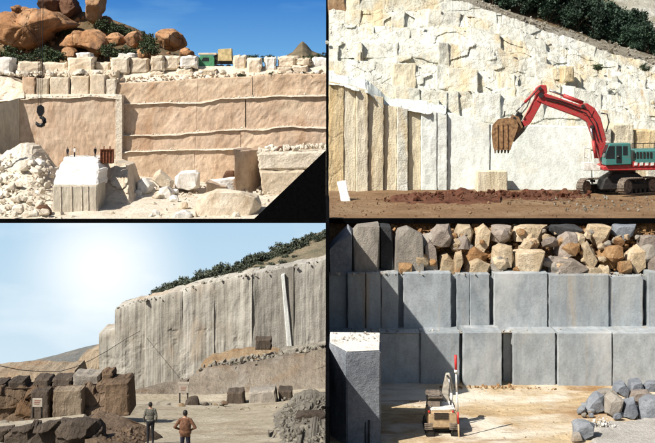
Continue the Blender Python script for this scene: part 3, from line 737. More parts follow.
scatter('rim_rubble', on_line(120, [(-10, 75), (60, 75), (117, 73)], 224, r2, 2, 1.8), (.3, 1.1), M['dust'], 9)
# orange boulders
bl = [
 ([(-14, 24), (0, 16), (12, 12.5), (40, 12.5), (60, 14.5), (76, 19), (83, 23.5), (66, 28), (56, 33), (46, 41), (32, 49.5), (14, 51), (4, 45), (-14, 40)], 246, 16, 'orange', 'huge sloping orange boulder overhanging the rim blocks'),
 ([(10, 11), (11, 6), (15, 4), (21, 6), (23, 11), (17, 13.5)], 250, 3, 'orange', 'small round stone perched on the huge sloping boulder'),
 ([(57, 46), (62, 39), (72, 33), (84, 28), (96, 27), (104, 33), (107, 44), (104, 54), (94, 55.5), (86, 48), (78, 46), (70, 47), (62, 51)], 243, 10, 'orange', 'arched orange boulder with a dark hollow beneath'),
 ([(62, 54), (68, 47), (74, 47), (76, 58), (66, 61)], 242, 4, 'orange', 'small reddish stone tucked under the arched boulder'),
 ([(41, 16), (40, 2), (46, -5), (56, -6), (60, 2), (60, 14), (52, 18)], 262, 8, 'darkrock', 'dark brown jagged pinnacle behind the huge boulder'),
 ([(60, 15), (60, 1), (66, -6), (74, -5), (78, 4), (80, 15), (74, 20), (66, 19)], 261, 8, 'darkrock', 'dark split pinnacle next to the tall orange pillar'),
 ([(83, 12), (88, 6), (88, -4), (94, -8), (104, -6), (105, 4), (101, 14), (98, 23), (91, 24), (84, 19)], 256, 8, 'orange', 'tall orange rock pillar leaning on the hilltop'),
 ([(99, 19), (106, 16), (112, 20), (112, 25), (102, 25)], 262, 5, 'orange', 'little orange stone on the slope beside the tall pillar'),
 ([(105, 40), (108, 33), (116, 32), (124, 37), (124, 46), (112, 48)], 247, 6, 'orange', 'squat orange boulder beside the arched boulder'),
 ([(125, 42), (126, 33), (134, 30.5), (143, 35), (145, 42), (139, 49), (129, 49)], 246, 6, 'orange', 'round orange boulder in the middle of the slope'),
 ([(134, 56), (138, 50), (148, 49), (157, 54), (152, 58)], 244, 4, 'orange', 'low brown stone lying before the round boulder'),
 ([(155, 44), (157, 33), (164, 28), (174, 28), (183, 36), (187, 45), (180, 50), (166, 50)], 246, 9, 'orange', 'big domed orange boulder at the foot of the hill'),
 ([(178, 53), (182, 48), (190, 50), (196, 55), (188, 57.5)], 243, 4, 'orange', 'small reddish stone at the tail of the hill'),
]
for k, (ol, Y, D, mt, lb) in enumerate(bl):
    T(blob('boulder', ol, Y, D, M[mt], seed=k + 3, amp=.15, freq=.17, e=.6, cuts=(.84, .97) if k == 0 else (.7, .93)), lb, 'boulder')
r9 = random.Random(19); hl9 = pl([(-20, 38), (40, 18), (80, 13), (100, 17), (125, 26), (150, 39), (175, 50), (215, 66)])
hp = []
for _ in range(420):
    px = r9.uniform(-20, 205); v = r9.random(); t = float(hl9(px)); hp.append(W(px, 76 + (t - 76) * v, 239.6 + 28 * v))
scatter('hill_stones', hp, (.3, 1.3), M['orange'], 71)
for k in range(26):
    px = r9.uniform(95, 200); v = r9.uniform(.15, .95); t = float(hl9(px)); w = r9.uniform(5, 11)
    T(stone('stone', px, 76 + (t - 76) * v + 1, w, w * r9.uniform(.6, .9), 239.4 + 28 * v, M['orange'], r9, bev=.12), 'orange stone on the scrubby slope among the boulders', 'stone', 'stones on the boulder slope')
for k in range(24):
    px = r9.uniform(20, 24); w = r9.uniform(4, 9); px = r9.choice([r9.uniform(0, 116), r9.uniform(112, 326)])
    T(stone('stone', px, (76 if px < 117 else 77.5 - (px - 117) * .018) + r9.uniform(-2, 1), w, w * .7, 222.8 + r9.uniform(0, 1.5), M[r9.choice(['cream', 'white', 'dust'])], r9, bev=.08), 'pale broken stone lying before the rim blocks', 'stone', 'stones before the rim blocks')
# shrubs on the hill
shr = [plant_proto('shrub', 900, 1, .9, .6, .16, s, M['leafd'], M['bark'], .1, .06) for s in (1, 2, 3)]
for (px, py, Y, s, lb) in [(30, 62, 240, 2.2, 'low green shrub in the shade under the huge boulder'), (44, 56, 241, 2.4, 'dark green shrub against the underside of the huge boulder'), (128, 54, 241, 2.0, 'low shrub below the round boulder'), (138, 36, 252, 1.8, 'bush on the slope behind the round boulder'), (86, 60, 239.8, 1.8, 'low bush in the dark hollow of the arched boulder'), (6, 60, 240.5, 3.0, 'dark shrub under the outer end of the huge boulder'), (16, 62, 239.6, 2.4, 'dark shrub beside the rim blocks under the huge boulder'), (52, 60, 240, 2.6, 'green shrub between the huge boulder and the arched boulder'), (58, 57, 241, 1.8, 'small green shrub under the arched boulder'), (104, 28, 258, 2.6, 'green shrub beside the tall rock pillar'), (116, 31, 257, 2.2, 'shrub on the slope above the squat boulder'), (124, 33, 257, 1.8, 'small shrub high on the slope behind the round boulder'), (110, 53, 241.5, 2.4, 'shrub below the squat boulder'), (149, 50, 244, 2.8, 'dark shrub between the round boulder and the domed boulder'), (149, 42, 250, 2.2, 'dark bush behind the gap between round and domed boulders'), (62, 30, 256, 2.2, 'shrub rooted behind the crest of the huge boulder')]:
    plant('shrub', shr, W(px, py + 4, Y), s * .85, rs, lb, 'shrub', None, ('foliage', 'stem'))
for (px, s) in [(240, .6), (272, .8), (280, .7), (304, .8), (314, .7), (243, .5)]:
    plant('shrub', shr, W(px, 77.5, 222.9), s, rs, 'low dry bush growing on the rim of the top bench', 'shrub', 'dry bushes on the bench rim', ('foliage', 'stem'))
# far pointed hill
o = sheet('pointed_hill', 282, 326, [(282, 58), (292, 52), (300, 43), (302.5, 41), (305, 43), (312, 51), (326, 57)], 68, 330, 352, 12, M['pyramid'], 40, 18, 1.2, .2, 15, rough_top=1.5); S(o)
for (px, py, Y) in [(248, 57, 300), (255, 58, 300), (268, 57, 300), (322, 56, 300), (318, 57, 302), (309, 57, 298)]:
    plant('shrub', shr, W(px, py + 6, Y), 1.7, rs, 'dark bush on the skyline behind the rim blocks', 'shrub', 'skyline bushes', ('foliage', 'stem'))

# lorry on the rim: green cab, box body
tr = empty('lorry', W(214, 70, 231), 'green cab lorry with a yellowish box body, parked on the rim', 'lorry')
cb = prism('cab', [(198, 69), (198, 60), (201, 55.5), (213.5, 55.5), (215, 58), (215, 69)], 230, 232.4, M['leafd'], tr, .08)
MG = plain('green_cab_paint', (.07, .25, .13), .5, 0, .15, 2); cb.data.materials[0] = MG
prism('window', [(201.5, 61), (203, 57.5), (209, 57.5), (209, 61)], 229.96, 230.02, M['glass'], cb, 0)
prism('roof_rack', [(199, 55), (199, 53), (217, 53), (217, 55)], 230.2, 232.2, M['cream'], tr, .05)
prism('box_body', [(218.5, 61), (218.5, 49.5), (232, 48.5), (232.5, 61)], 230, 232.6, plain('faded_yellow_panel', (.52, .42, .22), .6, 0, .25, 1.2), tr, .06)
prism('frame', [(213, 64), (213, 61), (233, 61), (233, 64)], 230.4, 232.2, M['darkmetal'], tr, .05)
prism('front_board', [(214.8, 62), (214.8, 54), (218, 54), (218, 62)], 230.5, 232.4, M['darkmetal'], tr, .05)
for px in (203.5, 221.5, 228.5):
    c = W(px, 67, 230)
    wv, wf = tube_data([(c[0], 230.05, c[2]), (c[0], 230.4, c[2])], [.52, .52], 18)
    wo = finish('wheel', wv, wf, M['shoe'], tr); hv, hf = tube_data([(c[0], 229.98, c[2]), (c[0], 230.1, c[2])], [.24, .24], 12); finish('hub', hv, hf, M['tracksteel'], wo)

# foreground: rubble heaps, drilled block, broken stone
o = sheet('rubble_heap', -50, 54, [(-50, 152), (0, 155), (10, 150), (20, 144), (32, 145), (40, 155), (46, 164), (54, 172)], 221, 181, [(-50, 206), (54, 208)], 5, M['dust'], 90, 60, 1.2, .3, 16, rough_top=3, disp=fracture(-50, 54, 144, 221, 9, 7, 5, .9, .04, .2)); T(o, 'tall heap of white broken stone at the foot of the broad golden face', 'rubble heap')
o = sheet('rubble_heap', 98, 134, [(98, 163), (114, 162), (128, 164), (131, 176), (134, 190)], [(98, 214), (134, 214)], 190, 200, 8, M['cream'], 50, 50, .7, .5, 17, rough_top=2, disp=fracture(98, 134, 162, 214, 8, 9, 6, .6, .04, .2)); T(o, 'tan stony bank beside the white drilled block, carrying the rusty bin', 'rubble heap')
db = empty('drilled_block', W(76, 220, 186), 'great white stone block with vertical drill lines on its front', 'stone block')
slab('drilled_face', (52.5, 185, 97.5, 224), 186, 6.5, M['greyface'], db, amp=.12, n=(10, 8), seed=5, ch=.2)
slab('white_shelf', [(56, 170), (98.5, 170), (98, 186), (53, 186)], (188.5, 188.5, 186.4, 186.4), 8, M['white'], db, amp=.25, n=(10, 6), seed=6, ch=.25, freq=.5)
slab('white_top', [(64, 157), (97.5, 157.5), (99, 171), (57, 171)], (196, 196, 189.6, 189.6), 6, M['white'], db, amp=.25, n=(10, 6), seed=7, ch=.25, freq=.5)
for px in (60.5, 71.5, 81.5, 88):
    a = W(px, 186, 185.95); b = W(px + .4, 222, 185.9); tube('drill_line', [a, b], [.09, .09], M['dust'], db, 6)
o = hull('stone', [(34, 219), (35, 210), (39, 205), (46, 205), (51, 210), (52, 219)], 182, 3, M['darkrock'], seed=3); T(o, 'dark brown stone lying at the foot of the drilled block', 'stone')
for k, (ol, Y, D, mt, lb) in enumerate([
 ([(175, 188), (175, 177), (180, 172), (196, 170), (200, 173), (200, 187), (190, 190)], 205, 5, 'white', 'big white broken stone leaning against the lowest bench'),
 ([(152, 180), (156, 172), (161, 169), (174, 181), (172, 190), (160, 186)], 204, 4, 'cream', 'tilted angular cream stone beside the big white stone'),
 ([(136, 190), (138, 181), (146, 177), (154, 184), (153, 193), (142, 196)], 202, 4, 'white', 'rounded white stone among the rubble before the lowest bench'),
 ([(158, 196), (160, 188), (168, 186), (174, 192), (172, 199)], 200, 3, 'white', 'small white stone wedged below the tilted stone'),
 ([(192, 218), (195, 205), (197, 197), (216, 190), (242, 191), (258, 196), (262, 205), (258, 219), (230, 221)], 184, 8, 'cream', 'huge flat topped cream boulder in the quarry floor rubble'),
 ([(171, 222), (176, 212), (186, 209), (193, 214), (192, 222)], 181, 4, 'white', 'white stone against the huge flat topped boulder'),
 ([(222, 178), (226, 171), (234, 170), (236, 178)], 214, 3, 'darkrock', 'little brown stone beside the shadowed rock spur')]):
    T(hull('stone', ol, Y, D, M[mt], seed=k + 8, inset=.25, bev=.1), lb, 'stone')
r3 = random.Random(77)
for k in range(64):
    px, py = r3.choice([(r3.uniform(100, 195), r3.uniform(192, 219)), (r3.uniform(134, 172), r3.uniform(182, 200)), (r3.uniform(0, 48), r3.uniform(190, 217))])
    Yq = 216 - (py - 180) / 42 * 39; w = r3.uniform(4, 11)
    if px < 50: Yq -= 3
    mk = r3.choice(['white', 'dust', 'cream'])
    T(stone('stone', px, py + 1, w, w * r3.uniform(.55, .8), Yq, M[mk], r3, bev=.08), {'white': 'white broken stone', 'dust': 'dusty off white broken stone', 'cream': 'cream broken stone'}[mk] + ' in the quarry floor rubble', 'stone', mk + ' stones of the quarry floor rubble')
pl_ = [W(r3.uniform(-20, 250), 0, 1) for _ in range(1)]
pp = []
for k in range(900):
    px, py = r3.uniform(-20, 300), r3.uniform(182, 220); Yq = 216 - (py - 182) / 40 * 38
    pp.append(W(px, py, Yq))
for k in range(330):
    px = r3.uniform(-20, 52); v = r3.uniform(0, 1); pp.append(W(px, 221 - v * 67, 180 + v * 25))
scatter('rubble', pp, (.18, .8), M['dust'], 21)
for k in range(30):
    px = r3.uniform(-4, 46); v = r3.uniform(.05, .92); w = r3.uniform(6, 14)
    T(stone('stone', px, 221 - v * float(221 - pl([(-50, 152), (0, 155), (10, 150), (20, 144), (32, 145), (40, 155), (54, 172)])(px)) + 2, w, w * r3.uniform(.5, .8), 180.2 + 25.6 * v, M[r3.choice(['dust', 'white', 'dust'])], r3, blocky=.7), 'angular white stone bedded in the tall white rubble heap', 'stone', 'stones of the tall white heap')
# rock spur shaped to turn its end from the sun, pale block beyond
o = slab('rock_spur', [(233.5, 149.5), (258, 151), (262.5, 194), (235, 194)], (205, 212.5, 212.5, 205), 7, M['gold'], amp=.25, n=(8, 8), seed=31, ch=.25, freq=.5, skew=.25)
T(o, 'rock spur shaped with its end turned from the sun beside the layered pale block', 'rock spur')
lb_ = empty('layered_block', W(290, 192, 206), 'long pale block in two layers with a rubble covered top', 'stone block')
slab('lower_layer', [(259, 171), (330, 170), (330, 198), (263, 198)], 206, 8, M['cream'], lb_, amp=.2, n=(14, 7), seed=32, ch=.3, freq=.6)
slab('upper_layer', [(257, 152.5), (330, 150), (330, 169.6), (259, 170.6)], 206.4, 9, M['dust'], lb_, amp=.3, n=(14, 6), seed=33, ch=.35, freq=.6)
scatter('top_rubble', on_line(110, [(258, 152), (290, 148), (326, 146)], 210, r3, 3, 1.5), (.3, 1.0), M['dust'], 23, parent=lb_)
o = hull('stone', [(272, 151), (280, 146), (290, 147.5), (298, 151)], 209, 3, M['darkrock'], seed=9); T(o, 'dark flat stone lying on top of the layered pale block', 'stone')
o = slab('stone_block', [(206, 182), (226, 187), (226, 194), (206, 194)], (198, 203, 203, 198), 6, M['gold2'], amp=.15, seed=35, ch=.2); T(o, 'low block with a shadowed end in front of the lowest bench', 'stone block')
o = slab('stone_block', [(208, 181), (235, 178), (236, 190), (226, 192)], (203.2, 206, 206, 203.2), 4, M['white'], amp=.15, seed=36, ch=.2); T(o, 'white low block joined to the foot of the rock spur', 'stone block')
# rusty bin
bn = empty('skip_bin', W(106, 163, 196), 'rusty brown steel bin standing on the stony bank', 'bin')
for nm, ol, y0, y1 in [('front_wall', [(101, 163), (101, 149.5), (113, 149.5), (113, 163)], 195.9, 196.0), ('back_wall', [(101, 163), (101, 149.5), (113, 149.5), (113, 163)], 197.9, 198.0), ('side_wall', [(101, 163), (101, 149.5), (101.6, 149.5), (101.6, 163)], 196.01, 197.89), ('side_wall', [(112.4, 163), (112.4, 149.5), (113, 149.5), (113, 163)], 196.01, 197.89), ('floor_plate', [(101, 163.2), (101, 162.6), (113, 162.6), (113, 163.2)], 196.01, 197.89)]:
    prism(nm, ol, y0, y1, M['rust'], bn, .01)
for px in (101, 104, 107, 110, 113): prism('rib', [(px-.3, 163), (px-.3, 149), (px+.3, 149), (px+.3, 163)], 195.75, 195.9, M['rust'], bn, .01)
prism('top_rim', [(100.4, 150), (100.4, 148.8), (113.6, 148.8), (113.6, 150)], 195.7, 195.9, M['rust'], bn, .01)
prism('lifting_hook', [(103.5, 149), (103.5, 146), (104.5, 146), (104.5, 149)], 196.5, 196.7, M['rust'], bn, .01)
prism('lifting_hook', [(109.5, 149), (109.5, 146), (110.5, 146), (110.5, 149)], 196.5, 196.7, M['rust'], bn, .01)
# crane hook on its ropes, carried by a jib above
hk = empty('crane_hook', W(40.5, 126, 196), 'black crane hook block hanging on three steel ropes', 'crane hook')
for px in (37.9, 40.0, 43.4): tube('rope', [W(px, -26, 196), W(px + (.3 if px < 42 else -1.5), 106, 196)], .055, M['crane'], hk, 6)
prism('hook_block', [(37, 112), (37.5, 106.5), (40.5, 104.5), (44, 107), (44.3, 112), (42, 116), (39, 116)], 195.7, 196.3, M['crane'], hk, .05)
a = []
for t in np.linspace(-100, 190, 15): a.append(W(40.2 + 4.1 * math.cos(math.radians(90 - t)) * 1.0, 120.5 - 0 + 4.4 * math.sin(math.radians(t - 0)) * .0 - 4.4 * math.cos(math.radians(t + 0)) * -1.0 * 1.0, 196))
cx, cy = 40.3, 121.3
a = [W(40.6, 115.5, 196), W(40.8, 117.5, 196)] + [W(cx + 4.2 * math.cos(math.radians(q)), cy + 4.3 * math.sin(math.radians(q)), 196) for q in (-60, -25, 10, 45, 80, 115, 150, 175)]
tube('hook', a, [.22, .28, .3, .34, .36, .38, .36, .32, .24, .08], M['crane'], hk, 10)
jb = empty('crane_jib', W(-40, 172, 196), 'black lattice crane with a long jib holding the hook', 'crane')
tube('mast', [W(-40, 190, 196), W(-40, -34, 196)], .35, M['crane'], jb, 8)
for dy in (-26.5, -34): tube('boom_chord', [W(-42, dy, 196), W(46, -26.5 if dy > -30 else -29, 196)], .14, M['crane'], jb, 6)
for k in range(11): tube('lattice_brace', [W(-40 + 8 * k, -26.5, 196), W(-36 + 8 * k, -33.6 + .5 * k * .9, 196)], .07, M['crane'], jb, 5)
# three workers on the drilled block
def reg_simple(c):
    if c[2] > 1.5: return 0
    if c[2] < .08: return 3
    if c[2] < .95 and abs(c[0]) < .2: return 2
    if abs(c[0]) > .2 and c[2] < 0.88: return 0
    return 1
stand = dict(kneeL=(-.11, .02, .5), kneeR=(.11, .02, .5), ankleL=(-.12, 0, .1), ankleR=(.13, 0, .1), elbowL=(-.26, -.02, 1.14), elbowR=(.26, -.02, 1.14), wristL=(-.27, .05, .90), wristR=(.27, .05, .90))
point_ = dict(stand, elbowR=(.30, .18, 1.2), wristR=(.2, .4, 1.15), handR=(-.3, .8, .1))
for px, ms, ps, lb in [(67.6, ('trouser', 'trouser'), stand, 'worker in dark clothes at the outer edge of the drilled block'), (74.6, ('whiteshirt', 'trouser'), point_, 'worker in white shirt and dark trousers on the drilled block'), (95.2, ('trouser', 'navy'), stand, 'worker in dark clothes next to the rusty bin')]:
    b = W(px, 157.6, 196.9)
    person(b, lb, ps, [M['skin'], M[ms[0]], M[ms[1]], M['shoe']], reg_simple, None, 1.0, {67.6: 2.6, 74.6: 2.2, 95.2: 4.0}[px], .02)

# ================================================================== UPPER RIGHT: white marble quarry
rs = random.Random(23)
S(box('terrace', (.12, 73.4, -39.9), (60, 128, -7.75), M['brownrock'], bev=0))
S(grid_ground('quarry_floor', .12, 44, 72.6, 99.5, lambda X, Y: -7.24 + .10 * np.clip((Y - 80) / 12, 0, 1), M['track_earth'], 150, 110, .10, .8, 2))
# the stepped cliff: rows of split marble blocks, each block a piece of its own
cl = empty('marble_cliff', W(480, 192, 96), 'stepped cliff of fractured white marble with ochre streaks behind the excavator', 'quarry wall')
LN = [
 [(326, -14), (400, -14), (440, -4), (480, 7), (520, 20), (560, 35), (600, 50), (700, 76)],
 [(326, 10), (400, 10), (440, 10), (480, 18), (520, 30), (560, 46), (600, 58), (700, 84)],
 [(326, 25), (345, 25), (395, 27), (430, 27), (470, 27), (510, 38), (560, 56), (600, 68), (700, 92)],
 [(326, 42), (380, 42), (440, 43), (490, 44), (540, 62), (590, 77), (700, 102)],
 [(326, 60), (380, 62), (440, 66), (490, 70), (540, 80), (590, 91), (700, 114)],
 [(326, 78), (365, 80), (400, 86), (440, 92), (490, 93), (540, 100), (590, 107), (700, 124)],
 [(326, 92), (370, 96), (400, 108), (440, 112), (490, 122), (540, 124), (590, 126), (700, 136)],
]
YR = [113, 110.5, 108, 105.2, 102.4, 99.6]
sd = 0
for r in range(6):
    t, b = pl(LN[r]), pl(LN[r + 1]); x = 328.8
    sheet('rock_tier', 328.8, 692, LN[r], [(px_, py_ + 3) for px_, py_ in LN[r + 1]], YR[r], YR[r] + 1.1, 4, M['marble'], 420, 26, .3, .6, 300 + r, cl, rough_top=3.2, edge=.3, disp=fracture(326, 692, -14, 136, [24, 28, 22, 30, 26, 34][r], [10, 12, 11, 12, 11, 13][r], 310 + r, .15, .006, .06, .10, .35))
    while x < 690:
        w = rs.choice([rs.uniform(9, 18), rs.uniform(18, 42)]); x1 = min(x + w, 692); sd += 1
        lean = rs.uniform(-2.5, 2.5); j = lambda a: rs.uniform(-a, a)
        q = rs.random()
        near = math.exp(-((x - 350) / 60) ** 2)
        ochre = .05 + .22 * near * (1 if r in (0, 1, 2) else .6) + (.06 if x > 560 else 0)
        mt = 'marblec' if q < ochre * 1.1 else 'marble'
        if r == 0 and x < 345: mt = 'brownrock'
        Yf = YR[r] + j(.3)
        if rs.random() > .45: x = x1; continue
        Yf -= rs.uniform(.0, .12)
        slab('block', [(x + lean + .08, t(x) + j(1.2)), (x1 + lean - .08 + j(.6), t(x1) + j(1.2)), (x1 - .08, b(x1) + 2.5), (x + .08, b(x) + 2.5)], (Yf + .9 + j(.3), Yf + .9 + j(.3), Yf + j(.15), Yf + j(.15)), 4.5, M[mt], cl, amp=.22, n=(6, 6), seed=sd, ch=.07, freq=.9)
        if rs.random() < .2 and r > 0:     # a smaller block split off, standing proud
            sx = x + rs.uniform(0, w * .5); sh = rs.uniform(.3, .6); by = b(sx)
            slab('block', [(sx, by - (by - t(sx)) * sh), (sx + w * .4, by - (by - t(sx)) * (sh + j(.1))), (sx + w * .42, by + 1.5), (sx - .5, by + 1.5)], Yf - rs.uniform(.2, .6), 1.5, M['marble'], cl, amp=.12, n=(4, 4), seed=sd + 500, ch=.05, freq=1.1)
        x = x1
# lowest tier: ochre pillars at the left, a long sawn white face, jointed blocks at the right
pil = [(328.8, 344, 81, 214, 'marbleo', 94.0), (344.1, 356, 83, 210, 'marblec', 94.2), (356.1, 368, 87, 207, 'marblec', 94.1), (368.2, 383.6, 94, 204, 'marblec', 94.5), (384, 396.8, 104, 200, 'marblec', 94.9), (397, 408, 106, 198, 'marble', 94.8), (408.3, 421, 107, 197, 'marblec', 95.3), (421.2, 437, 109, 197, 'marble2', 95.0), (437.2, 447.2, 111, 197, 'marble2', 95.2)]
for k, (a, b, t, bo, mt, Y) in enumerate(pil):
    slab('pillar', [(a, t), (b, t + 3), (b, bo), (a, bo)], (Y + 1.2, Y + 1.3, Y + .1, Y), 6, M[mt], cl, amp=.10, n=(6, 22), seed=k + 900, ch=.05, freq=.9)
sheet('pale_cap', 328.8, 446, [(328, 74), (345, 76), (365, 79), (385, 96), (410, 100), (446, 106)], [(328, 84), (345, 86), (368, 92), (384, 108), (446, 114)], [(328, 95.0), (368, 95.3), (384, 96.0), (446, 96.4)], 99.5, 1, M['marble2'], 110, 26, .4, .6, 41, cl, prof=lambda v: v ** 1.6, rough_top=3, disp=fracture(326, 446, 74, 114, 12, 8, 43, .35, .02, .12, .2))
slab('sawn_face', [(447.5, 112), (490, 124), (490, 195), (447.5, 197)], (96.9, 96.9, 95.6, 95.6), 6, M['marble2'], cl, amp=.06, n=(8, 12), seed=910, ch=.06, freq=.4)
slab('sawn_face', [(490.4, 124), (592, 127), (592, 193), (490.4, 195)], (97.0, 97.0, 95.75, 95.75), 6, M['marble2'], cl, amp=.08, n=(14, 12), seed=911, ch=.07, freq=.4)
for k, (a, t, b, bo, mt) in enumerate([(592.6, 128, 612, 150, 'marble'), (612.6, 124, 634, 150, 'marblec'), (634.6, 130, 660, 152, 'marbleo'), (660.5, 130, 700, 152, 'marble'), (592.6, 150.6, 618, 194, 'marble2'), (618.6, 150.6, 646, 194, 'marblec'), (646.6, 152.6, 700, 194, 'marble')]):
    slab('block', (a, t, b, bo), 95.9 + .25 * (k % 3), 6, M[mt], cl, amp=.14, n=(6, 6), seed=k + 930, ch=.09, freq=.8)
for k, (a, t, b, bo) in enumerate([(564, 66, 574, 82)]):
    slab('stained_block', (a, t, b, bo), [103.2, 100.6, 106, 105.8, 108][k], 2, M['marbleo'], cl, amp=.15, n=(4, 5), seed=k + 960, ch=.1)
pp = []
r4 = random.Random(4)
for r in range(1, 7):
    pp += on_line(22, LN[r], YR[min(5, r)] + 1.2, r4, .9, 1.2)
scatter('chippings', pp, (.08, .3), M['marble'], 31, parent=cl)
# scree slope and wooded hillside above
o = sheet('scree_slope', 395, 705, [(395, -18), (440, -16), (470, -4), (500, 8), (550, 24), (600, 41), (650, 54), (705, 72)], [(395, -4), (440, 3), (480, 14), (520, 27), (560, 42), (600, 56), (705, 84)], 114.5, 121, 5, M['scree'], 120, 14, .55, .7, 42); S(o)
scatter('scree_stones', [W(px, float(pl([(395, -8), (480, 8), (520, 20), (560, 33), (600, 46), (705, 76)])(px)) + r4.uniform(-7, 8), 116.2 + r4.uniform(-1, 2)) for px in [r4.uniform(400, 700) for _ in range(380)]], (.12, .5), M['scree'], 32)
o = sheet('hillside', 430, 720, [(430, -40), (560, -40), (590, 8), (620, 20), (655, 42), (720, 64)], [(430, 0), (480, 10), (550, 26), (600, 43), (650, 56), (720, 76)], 120.5, 134, 5, M['scrub'], 100, 20, .6, .4, 43); S(o)
o = sheet('far_slope', 540, 740, [(540, -50), (740, -50)], [(540, 30), (740, 74)], 140, 165, 5, rockmat('pale_far_slope', [(.36, .33, .25), (.52, .50, .42), (.66, .66, .60)], .6, bump=1, stain=[((.22, .21, .12), .3, (1, 1, 1), .54, .8)]), 90, 40, 1.6, .3, 44); S(o)
pine = [plant_proto('pine', 2600, 1.25, 1.25, 1.5, .20, s, M['leafp'], M['bark'], .5, .10, tip=.45) for s in (11, 12, 13, 14)]
lo_ = pl([(430, -10), (480, 6), (500, 12), (550, 28), (600, 45), (650, 58), (705, 76)]); hi_ = pl([(430, -40), (560, -30), (580, 4), (605, 20), (630, 26), (655, 46), (705, 66)])
k = 0
for row in range(5):
    n = 17
    for i in range(n):
        px = 448 + (i + .5 * (row % 2) + r4.uniform(-.3, .3)) * 14.5
        t = (row + .3) / 5
        py = lo_(px) + (hi_(px) - lo_(px)) * t
        if py < -28 or px > 690: continue
        if row > 2 and px > 600 and (lo_(px) - hi_(px)) < 18: continue
        Y = 121 + 12 * t
        top = float(py) - 31 * (120 / Y)
        sc_ = r4.uniform(.85, 1.25) * (.8 if px > 610 else 1)
        plant('pine_tree', pine, W(px, float(py) + 3, Y), sc_, r4, ['dark pine at the lower edge of the wood, next to the grey scree', 'dark pine in the second rank of the wood behind the edge pines', 'dark pine in the middle of the wood above the marble cliff', 'dark pine high in the wood near its upper edge', 'dark pine at the upper edge of the wood against the pale far slope'][row], 'pine tree', ['edge', 'second rank', 'middle', 'high', 'upper edge'][row] + ' pines of the wood'); k += 1
for (px, py, lb) in [(567, 52, 'small dark shrub on the pale slope below the pines'), (598, 68, 'dark shrub clinging to the cliff above the excavator boom'), (645, 68, 'little shrub at the end of the scree by the pines')]:
    plant('shrub', shr, W(px, py + 3, 104 if py > 60 else 112), .5, r4, lb, 'shrub', None, ('foliage', 'stem'))
# loose things on the quarry floor
o = slab('marble_slab', [(337, 182), (346, 180.5), (352, 210), (343.5, 212)], (86.4, 86.4, 85.2, 85.2), .35, M['white'], amp=.04, n=(3, 6), seed=3, ch=.05); T(o, 'narrow white slab leaning against the ochre pillar', 'stone slab')
o = slab('stone_block', (477, 171, 507.5, 193.5), 94.3, 1.2, M['marblec'], amp=.06, n=(5, 4), seed=4, ch=.06); T(o, 'beige squarish block against the foot of the white sawn face', 'stone block')
for (top, bot, Yb, x0, x1, sdd, lb) in [
   ([(372, 205), (385, 199), (400, 195), (420, 193), (436, 194), (450, 192), (462, 190), (480, 193), (500, 195)], 206, 82.5, 372, 500, 51, 'long bank of dark red earth along the foot of the pale pillars'),
   ([(486, 197), (500, 191), (520, 192), (545, 188.5), (565, 192), (590, 195)], 203, 85, 486, 590, 52, 'low ridge of red earth between the beige block and the excavator')]:
    o = sheet('earth_bank', x0, x1, top, bot, Yb, Yb + 5, .9, M['redearth'], 110, 14, .45, 1.1, sdd, rough_top=3.5); T(o, lb, 'earth bank')
scatter('earth_clods', on_line(260, [(374, 203), (400, 197), (440, 196), (470, 195), (520, 194), (590, 195)], 86, r4, 2.5, 3), (.08, .36), M['redearth'], 33)
scatter('ground_stones', [(r4.uniform(.3, 26), r4.uniform(73, 92), -7.16) for _ in range(500)], (.04, .16), M['track_earth'], 34)
scatter('ground_stones', [(r4.uniform(15, 26), r4.uniform(76, 88), -7.12) for _ in range(120)], (.06, .26), M['scree'], 35)

